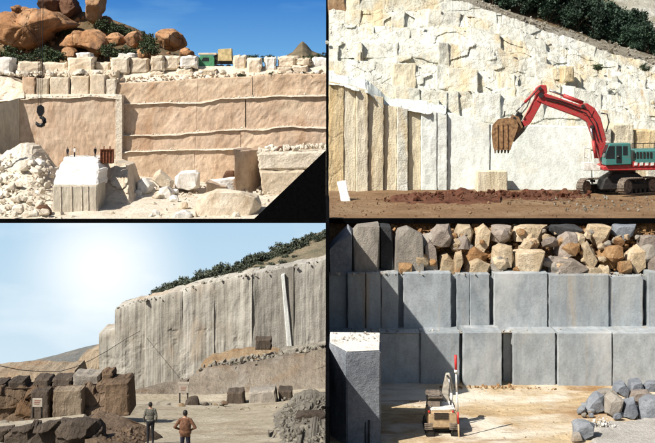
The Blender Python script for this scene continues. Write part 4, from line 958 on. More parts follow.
# ---- tracked excavator
YE = 91.0
ex = empty('excavator', W(620, 194, YE), 'red and teal tracked excavator raising its rusty toothed bucket', 'excavator')
def track(cx_, Yc, th):
    base = Vector(W(cx_, 193.5, Yc)); Lh, H, wd = 2.05, 1.18, .62
    r = H / 2; Mx = Matrix.Rotation(th, 4, 'Z'); Mx.translation = base
    def tf(v): return tuple(Mx @ Vector(v))
    # belt of track shoes: one plate after another round the loop
    path = []
    st = Lh - r; per = 4 * st + 2 * math.pi * r; N = 44
    for i in range(N):
        s = per * i / N
        if s < 2*st: p = (-st + s, 0.0, 0)
        elif s < 2*st + math.pi*r: a = (s - 2*st)/r; p = (st + r*math.sin(a), r - r*math.cos(a), a)
        elif s < 4*st + math.pi*r: p = (st - (s - 2*st - math.pi*r), 2*r, math.pi)
        else: a = (s - 4*st - math.pi*r)/r; p = (-st - r*math.sin(a), r + r*math.cos(a), math.pi + a)
        path.append(p)
    parts = []
    for (x, z, a) in path:
        ln = per / N * .46; c, s_ = math.cos(a), math.sin(a)
        def q(u, w_, y): return tf((x + u*c - w_*s_*-1*-1, y, z + u*s_ + w_*c))
        vv = [q(u, w_, y) for u in (-ln, ln) for w_ in (0, .07) for y in (-wd/2, wd/2)] + [q(u, w_, y) for u in (-.02, .02) for w_ in (-.045, .0) for y in (-wd/2, wd/2)]
        fc = [(0, 1, 3, 2), (4, 6, 7, 5), (0, 4, 5, 1), (2, 3, 7, 6), (0, 2, 6, 4), (1, 5, 7, 3)]
        parts.append((vv, fc + [tuple(i + 8 for i in f) for f in fc]))
    tk = finish('track', *merge(parts), M['tracksteel'], ex)
    def disc(nm, x, z, rad, y0, y1, mt):
        v, f = tube_data([tf((x, y0, z)), tf((x, y1, z))], [rad, rad], 20); return finish(nm, v, f, M[mt], tk)
    disc('idler_wheel', -st, r, r - .12, -wd*.4, wd*.4, 'tracksteel'); disc('sprocket', st, r, r - .12, -wd*.4, wd*.4, 'tracksteel')
    for k in range(5): disc('roller', -st*.72 + k * st*.36, .22, .15, -wd*.4, wd*.4, 'darkmetal')
    for k in range(2): disc('top_roller', -st*.35 + k * st*.7, H - .2, .09, -wd*.3, wd*.3, 'darkmetal')
    vv = [tf((x, y, z)) for x in (-st*.85, st*.85) for y in (-wd*.28, wd*.28) for z in (.34, .74)]
    finish('side_frame', vv, [(0, 1, 3, 2), (4, 6, 7, 5), (0, 4, 5, 1), (2, 3, 7, 6), (0, 2, 6, 4), (1, 5, 7, 3)], M['darkmetal'], tk)
TH = math.radians(38)
track(597, 92.2, TH); track(638, 89.8, TH)
prism('undercarriage', [(598, 189), (602, 178), (612, 172), (634, 172), (644, 180), (640, 188)], 90.0, 92.0, M['darkmetal'], ex, .06)
v, f = tube_data([W(622, 176, YE), W(622, 169, YE)], [1.0, 1.0], 24); finish('turntable', v, f, M['darkmetal'], ex)
prism('deck', [(599, 169.5), (599, 165.5), (604, 164), (700, 159), (700, 168.5)], 89.4, 92.4, M['red'], ex, .05)
cb = empty('dummy', (0, 0, 0), 'x', 'x'); bpy.data.objects.remove(cb)
cab = prism('cab', [(603.5, 165), (604, 153), (607.5, 143.5), (628.5, 142.8), (629.5, 164)], 89.2, 90.5, M['teal'], ex, .05)
prism('window', [(605.5, 158.5), (606, 153.5), (609, 146), (614.5, 146), (614.5, 158.5)], 89.17, 89.23, M['glass'], cab, .01)
prism('window', [(616.2, 163), (616.2, 146), (621.5, 146), (621.5, 163)], 89.17, 89.23, M['glass'], cab, .01)
prism('window', [(623, 155), (623, 146), (627.5, 146), (627.5, 155)], 89.17, 89.23, M['glass'], cab, .01)
prism('windscreen', [(603.2, 157), (603.6, 153), (606.8, 144.9), (607.4, 145), (604.2, 153.2), (604, 157)], 89.35, 90.35, M['glass'], cab, .01)
prism('door_handle', [(617, 157), (617, 155.8), (619, 155.8), (619, 157)], 89.08, 89.18, M['chrome'], cab, .01)
eng = prism('engine_house', [(630, 163), (630, 149.5), (700, 147.5), (700, 160.5)], 89.3, 92.4, M['teal'], ex, .08)
for k in range(6): prism('vent_slat', [(633 + 3.4*k, 158), (633 + 3.4*k, 152), (635 + 3.4*k, 152), (635 + 3.4*k, 158)], 89.25, 89.32, M['darkmetal'], eng, .01)
prism('exhaust_pipe', [(655, 149), (655, 141), (657, 141), (657, 149)], 91, 91.2, M['darkmetal'], eng, .01)
prism('stripe', [(632, 166.8), (632, 161.6), (700, 159.6), (700, 165)], 89.33, 89.39, M['red'], ex, .01)
for k in range(4): prism('white_marking', [(634 + 5.5*k, 165.5), (634.4 + 5.5*k, 162.6), (637.6 + 5.5*k, 162.3), (637.2 + 5.5*k, 165.2)], 89.27, 89.32, M['whitepaint'], ex, 0)
boom = prism('boom', [(601, 164), (597, 152), (590.5, 133), (586.5, 122), (579, 117.5), (545, 105), (536, 100.5), (539, 93.5), (546, 93.5), (578, 104.5), (586, 103), (594, 108), (600, 118), (604.5, 135), (609, 158), (607, 165)], 90.75, 91.35, M['red'], ex, .04)
stick = prism('stick', [(534.5, 98), (535.5, 88), (540, 84.8), (546, 85), (547, 92), (543.5, 99), (531, 122), (523, 130.5), (518, 127), (523, 120)], 90.85, 91.25, M['red'], ex, .04)
prism('stick_end', [(519, 128.5), (523, 127), (528, 124.5), (524, 131), (513.5, 142), (511, 138)], 90.8, 91.3, M['tracksteel'], ex, .03)
def ram(a, b, Y, r1=.12):
    m = ((a[0]*.42 + b[0]*.58), (a[1]*.42 + b[1]*.58))
    c = tube('hydraulic_cylinder', [W(*a, Y), W(*m, Y)], r1, M['red'], ex, 12); tube('piston_rod', [W(*m, Y), W(*b, Y)], r1 * .55, M['chrome'], c, 10)
ram((583, 103), (549, 90), 91.05, .16); ram((537, 90), (516, 111.5), 91.05, .11)
ram((596, 158), (591, 128), 90.6, .13); ram((598.5, 158), (593, 128), 91.5, .13)
tube('hydraulic_hose', [W(601, 113, 91), W(607, 114, 91), W(609, 122, 91), W(606, 132, 91)], .05, M['darkmetal'], ex, 6)
tube('hydraulic_hose', [W(541, 86, 90.7), W(531, 97, 90.7), W(527, 107, 90.7), W(522, 113, 90.7)], .045, M['darkmetal'], ex, 6)
prism('bucket_link', [(515, 116), (518, 111), (523, 116), (521, 121), (525, 127), (522, 129), (517, 122)], 90.85, 91.25, M['darkmetal'], ex, .02)
tube('link_rod', [W(504, 117, 91.05), W(505, 111, 91.05)], .05, M['darkmetal'], ex, 6)
# bucket: a shell bent round its mouth, with rim and teeth
prof = [(515, 136), (518.5, 126), (516, 119.5), (508, 117.5), (498, 119), (492.5, 125), (491.5, 134), (493, 146), (494, 150)]
bk_ = empty('x', (0, 0, 0), 'x', 'x'); bpy.data.objects.remove(bk_)
V, Fc = [], []
cx_, cy_ = 506, 136
for (px, py) in prof:
    for (k, Y) in ((1, 90.35), (1, 91.75), (.88, 91.69), (.88, 90.41)):
        V.append(W(cx_ + (px - cx_) * k, cy_ + (py - cy_) * k, Y))
m = len(prof)
for i in range(m - 1):
    for k in range(4): Fc.append((4*i + k, 4*i + (k+1) % 4, 4*i + 4 + (k+1) % 4, 4*i + 4 + k))
Fc.append((0, 1, 2, 3)); Fc.append((4*m-4, 4*m-1, 4*m-2, 4*m-3))
bkt = finish('bucket', V, Fc, M['bucket'], ex)
prism('side_plate', [(515, 136), (518.5, 126), (516, 119.5), (508, 117.5), (498, 119), (492.5, 125), (491.5, 134), (493, 146), (494, 150), (510.5, 150), (512.5, 143)], 90.28, 90.36, M['bucket'], bkt, .01)
prism('side_plate', [(515, 136), (518.5, 126), (516, 119.5), (508, 117.5), (498, 119), (492.5, 125), (491.5, 134), (493, 146), (494, 150), (510.5, 150), (512.5, 143)], 91.74, 91.82, M['bucket'], bkt, .01)
for k in range(5): prism('tooth', [(494 + 3.3*k, 149), (494.4 + 3.3*k, 153.2), (495.6 + 3.3*k, 153.2), (496.6 + 3.3*k, 149)], 90.3 + .33*k, 90.45 + .33*k, M['tracksteel'], bkt, .01)
for k in range(3): prism('wear_strip', [(497 + 5*k, 148), (496.5 + 5*k, 124), (497.6 + 5*k, 124), (498.1 + 5*k, 148)], 90.2, 90.29, M['bucket'], bkt, .01)
# handrail and steps, white
for (a, b) in [((583, 168), (584.5, 146)), ((588.5, 168), (590, 147)), ((584.4, 147.5), (590, 148.5)), ((583.6, 157), (589.4, 158))]:
    tube('handrail', [W(*a, 90.2), W(*b, 90.2)], .05, M['whitepaint'], ex, 6)
prism('step_box', [(582.5, 170), (582.5, 162), (591, 162), (599, 166), (599, 170)], 89.9, 90.9, M['whitepaint'], ex, .03)

for Y in (90.62, 91.38): prism('bucket_ear', [(509, 121), (512, 114.5), (519, 117), (523, 127), (517, 133), (512, 130)], Y, Y + .08, M['bucket'], bkt, .01)
def pin(px, py, y0, y1, rad):
    v, f = tube_data([W(px, py, y0), W(px, py, y1)], [rad, rad], 14); finish('pin', v, f, M['darkmetal'], ex)
for (px, py, rad) in [(541, 95, .2), (518, 125, .13), (514.5, 118, .11), (540, 88.5, .13), (583, 106, .14), (603, 159, .22), (592, 127, .14), (521, 113.5, .1)]: pin(px, py, 90.6, 91.5, rad)
tube('hydraulic_hose', [W(546, 97.5, 90.7), W(562, 101, 90.68), W(578, 107, 90.68), (W(588, 110, 90.68)), W(596, 122, 90.68), W(601, 140, 90.68)], .04, M['darkmetal'], ex, 6)
tube('hydraulic_hose', [W(546, 99.5, 90.7), W(562, 103.5, 90.68), W(577, 109.5, 90.68), (W(586, 113, 90.68)), W(593, 124, 90.68), W(598, 141, 90.68)], .04, M['darkmetal'], ex, 6)
prism('boom_plate', [(579, 105.5), (587, 104.5), (594, 110), (591, 117), (583, 114)], 90.70, 90.76, M['red'], ex, .01)
prism('work_lamp', [(606, 142.6), (606, 140.8), (608.5, 140.8), (608.5, 142.6)], 89.5, 89.8, M['whitepaint'], ex, .01)
for k in range(3): tube('deck_rail', [W(632 + 11*k, 148.5, 89.5), W(632 + 11*k, 143.5, 89.5)], .025, M['darkmetal'], ex, 6)
tube('deck_rail', [W(632, 143.5, 89.5), W(700, 142.8, 89.5)], .025, M['darkmetal'], ex, 6)

# ================================================================== LOWER LEFT: grey quarry face, road and two visitors
rs = random.Random(37)
S(sheet('quarry_ground', -60, 330, [(-60, 402), (130, 404), (200, 405), (330, 398)], 500, 37, 88, 3, M['road'], 150, 90, .22, .35, 61, prof=lambda v: (np.interp(500 - 96 * v, [404, 410, 424, 443, 460, 500], [88, 82, 65, 51.7, 43.8, 37]) - 37) / 51))
bs = empty('sky', (0, 0, 0), 'x', 'structure'); bpy.data.objects.remove(bs)
M['skyB'] = skymat('hazy_sky', (.50, .60, .66), (.34, .49, .62), -44, -18, (.74, .77, .78), (.03, .03, .07), .50, (W(102, 268, 176), 15))
V = []; Fc = []; na = 20
for j in range(8):
    for i in range(na):
        x = -75 + 79 * i / (na - 1); V.append((x, 176 - .0016 * (x + 20) ** 2, -47 + 29.5 * j / 7))
Fc = [(j*na+i, j*na+i+1, (j+1)*na+i+1, (j+1)*na+i) for j in range(7) for i in range(na-1)]
S(finish('sky', V, Fc, M['skyB'], None, True))
M['hillscrub'] = rockmat('hill_scrub_soil', [(.13, .12, .08), (.22, .19, .13), (.34, .27, .18)], .6, bump=1, stain=[((.09, .10, .06), .5, (1, 1, 1), .52, .7)])
# main face
mw = empty('streaked_cliff', W(210, 390, 130), 'tall grey quarry face with vertical saw streaks and one pale stripe', 'quarry wall')
tl = [(115, 309.5), (130, 303.5), (164, 296.5), (200, 285), (240, 277), (270, 271), (330, 259)]
xs = [99, 115.2, 146, 182, 214, 252, 281, 293, 331]
f = pl(tl); r5 = random.Random(8)
for k in range(len(xs) - 1):
    a, b = xs[k], xs[k + 1]; Y = 130 + (r5.uniform(-.12, .12) if k < 4 else 0) + (.9 if k == 0 else 0) + (.1 if k > 4 else 0)
    if k == 6: continue
    top = [(a, 334 if k == 0 else float(f(a)) + r5.uniform(-.6, .6)), (b, 330 if k == 0 else float(f(b)) + r5.uniform(-.6, .6))]
    def flute(U, P, X, Z, v, s=k): return .10 * fbm(np.stack([X * 1.1, X * 0, Z * .03], 1), 12, 5, .7) + .30 * fbm(np.stack([X * .35, X * 0, Z * .16], 1), 13, 4) + .25 * np.clip(fbm(np.stack([X * .6, X * 0, Z * .6], 1), 14, 4) - .15, 0, 1) * (P > 330)
    sheet('face_panel', a, b, top, [(a, 402), (b, 402)], Y, Y + .4, 5, M['greywall' if k < 5 else 'greywall3'], max(16, int((b-a) * 1.3)), 60, .16, .3, 62 + k, mw, disp=flute, edge=.12, rough_top=1.6)
sheet('pale_stripe', 280.4, 293.4, [(280.4, 269), (293.4, 266.5)], [(280.4, 402), (293.4, 402)], 130.1, 130.4, 4, M['greywall3'], 12, 20, .05, .5, 80, mw)
slab('pale_cut', [(281, 275), (284.6, 274), (293, 352), (287.5, 352)], 130.06, 1.2, M['palestripe'], mw, amp=.03, n=(4, 10), seed=81, ch=.05)
scatter('ledge_stones', on_line(120, tl, 131, r5, 1, .8), (.12, .4), M['greyrubble'], 41, parent=mw)
# hill above the face with scrub
o = sheet('hill', 120, 334, [(120, 306), (150, 299), (164, 294.5), (195, 282), (235, 269), (260, 259), (300, 243), (334, 230)], [(120, 311), (164, 300), (200, 289), (240, 281), (270, 275), (334, 262)], 131, [(120, 134), (334, 143)], 4, M['hillscrub'], 130, 18, .5, .5, 63, rough_top=.8); S(o)
sb = [plant_proto('scrub_bush', 500, .62, .55, .36, .13, s, M['leafg'], M['bark'], .05, .04) for s in (21, 22, 23)]
hl = pl([(150, 299), (164, 294.5), (195, 282), (235, 269), (260, 259), (300, 243), (334, 230)])
hb = pl([(120, 311), (164, 300), (200, 289), (240, 281), (270, 275), (334, 262)])
for k in range(135):
    px = 152 + 178 * ((k % 75) / 74) + r5.uniform(-2, 2); v = r5.uniform(.82, 1.0) if k < 75 else r5.uniform(.3, .85)
    t = float(hl(px)); bo = float(hb(px)); yt = 134 + 9 * (px - 120) / 214
    plant('scrub_bush', sb, W(px, bo + (t - bo) * v + 1.6, 131 + (yt - 131) * v - .1), (r5.choice([r5.uniform(.5, .9), r5.uniform(.9, 1.7)]) if k < 75 else r5.uniform(.35, .8)), r5, 'grey green scrub bush on the hill crest above the quarry face' if k < 75 else 'low scrub bush on the bare slope just above the quarry face', 'bush', 'scrub bushes on the hill crest' if k < 75 else 'low bushes on the bare slope', ('foliage', 'stem'))
# far hill and ochre rock to the left
o = sheet('far_hill', -60, 112, [(-60, 376), (0, 370), (25, 367), (50, 361), (75, 354), (112, 346)], 398, 150, 163, 4, M['farhill'], 70, 14, .6, .25, 64); S(o)
o = sheet('ochre_face', 72, 100, [(72, 372), (80, 358), (92, 352), (100, 350)], 396, 131, 133, 4, M['farrock'], 30, 24, .5, .6, 65, rough_top=3); T(o, 'ochre rock face closing in the far end of the tall grey face', 'quarry wall')
o = sheet('far_bench', -60, 74, [(-60, 374), (0, 374), (40, 371), (60, 373), (74, 371)], 400, 118, 121, 5, M['farrock'], 60, 14, .6, .5, 66, rough_top=2); T(o, 'low pale brown bench in the distance under the far hill', 'quarry wall')
# middle bench at the right
md = sheet('middle_bench', 128, 331, [(128, 394), (150, 388), (175, 384), (200, 374), (205, 370), (240, 366), (280, 358), (331, 350)], [(128, 412), (200, 412), (331, 406)], 90, [(128, 93), (205, 97), (331, 97)], 1, M['greywall2'], 150, 34, .45, .6, 67, rough_top=1.5,
    disp=fracture(128, 331, 348, 412, 22, 9, 190, .42, .012, .12, .3, 1.0))
T(md, 'broad brownish grey bench wall behind the road', 'quarry wall')
o = sheet('soil_bank', 196, 280, [(196, 374), (203, 362), (212, 356), (230, 352), (252, 349), (280, 350)], [(196, 377), (206, 374), (240, 370), (280, 362)], 97.4, 104, 1, M['tansoil'], 70, 16, .5, .7, 68, rough_top=2); T(o, 'bright tan soil bank on top of the middle bench', 'soil bank')
o = sheet('soil_bank', 278, 332, [(278, 351), (300, 347), (332, 342)], [(278, 362), (332, 352)], 97.6, 104, 1, M['greyrubble'], 50, 12, .5, .8, 69, rough_top=1.5); T(o, 'grey stony bank on the middle bench below the pale stripe', 'soil bank')
scatter('bank_stones', on_line(260, [(200, 370), (240, 362), (280, 356), (330, 348)], 98.6, r5, 1, 3.5), (.12, .5), M['greyrubble'], 42)
T(slab('stone_block', (255.5, 339.5, 271, 350), 100, 1.4, M['darkcut'], amp=.06, seed=83, ch=.08), 'dark block standing alone on the soil bank of the middle bench', 'stone block')
T(slab('stone_block', [(227, 393), (243, 392), (245, 408), (226, 408)], 86.5, 1.5, M['darkcut'], amp=.06, seed=84, ch=.08), 'dark block at the foot of the middle bench, beside the light grey block', 'stone block')
T(slab('stone_block', [(249, 393), (275, 390.5), (277.5, 406), (249, 407)], 86.2, 1.8, M['greyblock'], amp=.06, seed=85, ch=.08), 'large light grey block at the foot of the middle bench', 'stone block')
T(slab('stone_block', [(278.5, 391), (292, 391), (292.5, 405), (279, 405)], 87, 1.6, M['darkcut'], amp=.06, seed=86, ch=.08), 'dark block in the lee of the light grey block', 'stone block')
T(hull('boulder', [(184.5, 409), (186, 400), (190, 397), (197, 397), (199.5, 402), (199.5, 409)], 84, 1.5, M['darkcut'], seed=21), 'dark upright boulder beside the road below the white notice', 'boulder')
T(hull('boulder', [(200, 409.5), (201, 405), (206, 403), (209, 406), (209, 410)], 83.5, 1, M['darkcut'], seed=22), 'small dark boulder next to the dark upright boulder', 'boulder')
for k in range(14):
    px = rs.choice([rs.uniform(132, 184), rs.uniform(208, 228)]); w = rs.uniform(4, 9)
    T(stone('stone', px, rs.uniform(405, 410), w, w * .6, 83.5 + rs.uniform(-1, 1.2), M[rs.choice(['greyrubble', 'browncut', 'tansoil'])], rs), 'small stone strewn along the foot of the middle bench', 'stone', 'stones along the middle bench')
# white notice on two posts
def notice(px0, py0, px1, py1, Y, foot, lb, head):
    r = empty('notice_board', W((px0+px1)/2, foot, Y), lb, 'sign')
    bd = prism('board', [(px0, py1), (px0, py0), (px1, py0), (px1, py1)], Y, Y + .06, M['sign'], r, .01)
    for x in (px0 + .8, px1 - .8): tube('post', [W(x, foot, Y + .12), W(x, py0, Y + .12)], .05, M['darkmetal'], r, 8)
    if head:
        prism('header', [(px0 - 1.2, py0 - .3), (px0 - 1.2, py0 - 3), (px1 + 1.2, py0 - 3), (px1 + 1.2, py0 - .3)], Y - .02, Y + .1, M['sign'], r, .01)
    w = px1 - px0; h = py1 - py0
    for k in range(3): prism('red_line', [(px0 + w*.18, py0 + h*(.3 + .2*k)), (px0 + w*.18, py0 + h*(.22 + .2*k)), (px1 - w*(.18 + .08*k), py0 + h*(.22 + .2*k)), (px1 - w*(.18 + .08*k), py0 + h*(.3 + .2*k))], Y - .012, Y - .004, M['signred'], bd, 0)
notice(179, 385, 188.5, 393, 86, 404, 'white notice board with a header on posts before the middle bench', True)
notice(32.5, 398.5, 42.5, 407, 64.6, 418, 'white notice board before a dark block of the brown bench', False)
M['greybrown'] = rockmat('greyish_brown_block', [(.18, .135, .09), (.27, .21, .15), (.33, .27, .20)], .9, (1.5, 1, .4), .7, stain=[((.14, .10, .07), .6, (1.4, 1, .3), .56, .6)])
# left bench of brown blocks with boulders on top
lb1 = empty('block_bench', W(60, 424, 66), 'brown bench of big rough cut blocks beside the pale track', 'quarry wall')
sheet('rock_face', -60, 129.5, [(-60, 388), (0, 388), (50, 389), (82, 387), (84, 384.5), (102, 383), (104, 381), (129.5, 381)], [(-60, 430), (0, 427), (129.5, 417)], 66.2, 66.9, 1.3, M['browncut'], 240, 46, .35, .7, 101, lb1, rough_top=3.5, edge=.25, disp=fracture(-60, 130, 380, 428, 17, 13, 102, .30, .012, .12, .15, .6))
for k, (a, t, b, bo, mt, Y) in enumerate([(30, 392, 49, 425, 'darkcut', 65.9), (52, 391, 82, 423, 'greybrown', 65.6), (104, 384, 128.5, 416, 'browncut', 66.0)]):
    slab('block', [(a + 1, t), (b - .5, t - 1.4), (b, bo), (a, bo)], Y, 1.0, M[mt], lb1, amp=.12, n=(16, 14), seed=k + 100, ch=.05, freq=1.5)
sheet('earth_top', -60, 104, [(-60, 384.5), (104, 382)], [(-60, 388.5), (50, 388.5), (104, 383.5)], 66.95, 69.5, .3, M['browncut'], 80, 8, .12, .8, 71, lb1)
for k, (a, t, b, bo, mt, lb) in enumerate([(-8, 383, 6, 389.5, 'darkcut', 'dark stone at the outer end of the block bench'), (7.5, 382, 26, 388.8, 'darkcut', 'long low dark stone on the block bench'), (33, 379, 50, 388.6, 'darkcut', 'dark boxy stone on the block bench above the notice'), (50.8, 378.5, 71.5, 388.4, 'darkcut', 'wide dark stone on the block bench next to the grey one'), (72, 374, 100, 388.2, 'greyblock', 'largest light grey stone on the block bench'), (101, 373, 113, 384, 'browncut', 'brown cube beside the largest grey stone on the block bench')]):
    T(slab('stone_block', [(a + rs.uniform(0, 2), t), (b - rs.uniform(0, 2), t + rs.uniform(-1, 1)), (b, bo), (a, bo)], 67.2, 1.4, M[mt], amp=.12, seed=k + 120, ch=.10), lb, 'stone block')
for k in range(16):
    px = rs.uniform(-5, 128); w = rs.uniform(4, 10); py = 424 - px * .07
    T(stone('stone', px, py + rs.uniform(0, 2), w, w * .55, 64.4 + rs.uniform(-.6, .8), M[rs.choice(['darkcut', 'browncut', 'greyrubble'])], rs), 'rough stone at the foot of the block bench', 'stone', 'stones at the foot of the block bench')
# near dark wall and the pale track along its top
nw = empty('near_wall', W(50, 446, 50), 'near dark rock wall of rough blocks below the pale track', 'quarry wall')
sheet('rock_face', -60, 104, [(-60, 434), (-20, 430.5), (22, 427), (50, 423), (82, 419.5), (97, 422), (101, 428), (104, 440)], 474, 50.3, 50.8, .4, M['darkcut'], 220, 46, .25, .9, 141, nw, rough_top=2.0, edge=.15, disp=fracture(-60, 104, 418, 474, 20, 15, 142, .22, .010, .10, .1, .6))
o = sheet('pale_track', -60, 82, [(-60, 433.5), (0, 426), (40, 421.5), (82, 417)], [(-60, 440), (0, 430), (40, 425), (82, 420.5)], 50.9, 54.5, .5, M['road'], 60, 6, .06, 1, 72); S(o)
o = sheet('earth_mound', 84, 150, [(84, 424), (96, 414), (108, 416), (124, 421), (138, 432), (150, 446)], [(84, 450), (150, 452)], 48.3, 55.5, .6, M['browncut'], 50, 18, .35, .9, 73, rough_top=1.5); T(o, 'brown earth mound sloping to the road behind the near wall end', 'earth mound')
scatter('mound_stones', [(lambda v, px: W(px, 450 - 24 * v, 48.2 + 6 * v))(r5.uniform(0, 1), r5.uniform(92, 146)) for _ in range(160)], (.06, .26), M['browncut'], 43)
# grey rubble heap at the right
o = sheet('rubble_heap', 268, 330, [(268, 424), (280, 412), (294, 400), (304, 394), (318, 395), (330, 396)], [(268, 436), (290, 452), (330, 470)], [(268, 55), (290, 47.4), (330, 42)], 70, 1, M['greyrubble'], 70, 50, .4, .8, 74, rough_top=2, disp=fracture(268, 330, 394, 470, 6, 5, 75, .2, .02, .08, .2)); T(o, 'grey rubble heap beside the road', 'rubble heap')
for k in range(46):
    px = rs.uniform(278, 324); v = rs.uniform(0, .9); t = float(pl([(268, 424), (280, 412), (294, 400), (304, 394), (330, 396)])(px)); bt = float(pl([(268, 436), (290, 452), (330, 470)])(px))
    py = bt + (t - bt) * v; yb = float(pl([(268, 55), (290, 47.4), (330, 42)])(px)); w = rs.uniform(3.5, 9) * (1.25 - .5 * v)
    T(stone('stone', px, py + 1, w, w * rs.uniform(.55, .85), yb + (70 - yb) * v - .7, M['greyrubble'], rs, bev=.02), 'grey broken stone in the rubble heap beside the road', 'stone', 'stones of the grey rubble heap')
T(hull('boulder', [(294, 423), (296, 415), (304, 412), (326, 414), (328, 423), (312, 425)], 60, 1.3, M['darkcut'], seed=25), 'large dark boulder half buried in the grey rubble heap', 'boulder')
scatter('heap_stones', [W(px, 398 + (r5.random() ** .8) * 46, 0) for px in [300]] and [(lambda px, v: W(px, 452 - 54 * v, 45.8 + 23 * v))(r5.uniform(282, 326), r5.uniform(0, 1)) for _ in range(420)], (.05, .24), M['greyrubble'], 44)
scatter('road_stones', [W(px, py, 88 - (py - 404) / 96 * 48) for px, py in [(r5.uniform(130, 300), r5.uniform(406, 446)) for _ in range(1)]] + [W(r5.uniform(205, 290), 409 + r5.uniform(-2, 3), 80) for _ in range(60)], (.05, .2), M['road'], 45)
# overhead cable between poles
cp = [(-16, 361, 74), (0, 366, 76), (20, 370, 80), (42, 372, 84), (60, 371.5, 88), (76, 367, 94), (92, 359.5, 102), (108, 350.5, 112), (126, 339, 121), (140, 331, 129.6)]
T(tube('overhead_cable', [W(*p) for p in cp], .026, M['darkmetal'], None, 6), 'thin dark cable sagging across to the tall grey face', 'cable')
T(tube('utility_pole', [W(-16, 402, 74), W(-16, 356, 74)], [.14, .10], M['bark'], None, 10), 'wooden pole holding the low end of the sagging cable', 'pole')
# two visitors seen from behind
def reg_shirt(c):
    if c[2] > 1.49 and abs(c[0]) < .1: return 0
    if c[2] < .09: return 3
    if c[2] < .98 and abs(c[0]) < .215: return 2
    if c[2] < .87: return 0
    return 1
def reg_jacket(c):
    if c[2] > 1.5 and abs(c[0]) < .1: return 0
    if c[2] < .09: return 3
    if c[2] < .84 and abs(c[0]) < .22: return 2
    return 1
p1 = dict(kneeL=(-.10, .03, .5), kneeR=(.09, .02, .5), ankleL=(-.11, 0, .10), ankleR=(.10, .02, .10), elbowL=(-.27, -.03, 1.15), elbowR=(.26, -.03, 1.15), wristL=(-.25, .10, .93), wristR=(.25, .10, .94), waist=.175)
person(W(150.5, 443.5, 51.5), 'person seen from behind in a grey patterned shirt and dark trousers on the road', p1, [M['skin'], M['shirt'], M['trouser'], M['shoe']], reg_shirt, None, 1.0, .12)
p2 = dict(kneeL=(-.12, .02, .5), kneeR=(.11, .03, .5), ankleL=(-.13, 0, .10), ankleR=(.12, .02, .10), elbowL=(-.37, -.05, 1.17), elbowR=(.37, -.05, 1.17), wristL=(-.18, .13, 1.03), wristR=(.18, .13, 1.03), handL=(.7, .45, -.2), handR=(-.7, .45, -.2), thumbL=(0, 0, 1), thumbR=(0, 0, 1), coat=True)
person(W(185.3, 460, 43.6), 'person seen from behind in a rust brown jacket with elbows out', p2, [M['skin'], M['jacket'], M['navy'], M['shoe']], reg_jacket, None, 1.02, -.05)

# ================================================================== LOWER RIGHT: blue grey granite quarry
rs = random.Random(53)
ZF = -15.9
S(grid_ground('quarry_floor', .12, 30, 46, 68.6, lambda X, Y: ZF + X * 0, M['floor'], 150, 120, .06, .7, 81))
S(box('bedrock', (.12, 68.9, -39.9), (40, 73.3, -13.2), M['granite'], bev=0))
# lower bench
lo_b = empty('granite_bench', W(520, 386, 67), 'lower granite bench of smooth sawn blue grey blocks behind the ochre floor', 'quarry wall')
for k, (a, b, t, bo, Y) in enumerate([(328.5, 352, 333, 392, 67.6), (352.6, 379, 333, 392, 67.5), (379.5, 420, 333.5, 391, 67.3), (420.5, 459.5, 333, 388, 67.15), (463.5, 502, 332.5, 387, 66.7), (503.2, 514, 333, 385, 67.7), (513, 555.5, 333, 387, 66.9), (558, 612, 333, 390, 66.7), (612.6, 662, 333, 392, 66.75), (662.5, 720, 333, 392, 66.9), (459, 464.5, 335, 386, 67.9)]):
    slab('block', [(a, t), (b, t - .3), (b, bo), (a, bo)], Y, 2.6, M['granite'], lo_b, amp=.05, n=(12, 12), seed=k + 200, ch=.03, freq=.5)
sheet('ledge', 328.5, 720, [(328, 329.4), (720, 329.6)], [(328, 333.6), (440, 333.4), (520, 333), (600, 333.4), (720, 333.6)], 67.2, 69.2, .3, M['ledge'], 240, 6, .09, 2.2, 82, lo_b, rough_top=.8)
r6 = random.Random(9)
scatter('ledge_rubble', on_line(260, [(328, 331), (655, 331)], 68.1, r6, .6, .7), (.04, .16), M['ledge'], 51, parent=lo_b)
# upper bench
up_b = empty('granite_bench', W(520, 331, 68.6), 'upper granite bench of tall sawn blue grey blocks under the loose boulders', 'quarry wall')
for k, (a, b, t, bo, Y) in enumerate([(328.5, 347, 272, 334, 69.2), (347.6, 365.5, 273, 334, 68.9), (366, 381, 273, 334, 68.85), (381.4, 398.5, 273, 334, 68.8), (398, 404, 275, 334, 69.5), (403.6, 451, 273, 334, 68.7), (450.5, 457, 275, 334, 69.5), (456.6, 469.5, 274, 334, 68.8), (470, 489.5, 274, 334, 68.75), (490, 494.5, 276, 334, 69.6), (494.2, 547.5, 273, 334, 68.6), (549, 609, 275, 334, 68.55), (609.4, 643, 276, 334, 68.7), (643.6, 648, 278, 334, 69.5), (648, 720, 272, 334, 68.6)]):
    slab('block', [(a, t), (b, t - .2), (b, bo), (a, bo)], Y, 2.4, M['granite'], up_b, amp=.05, n=(11, 12), seed=k + 230, ch=.03, freq=.5)
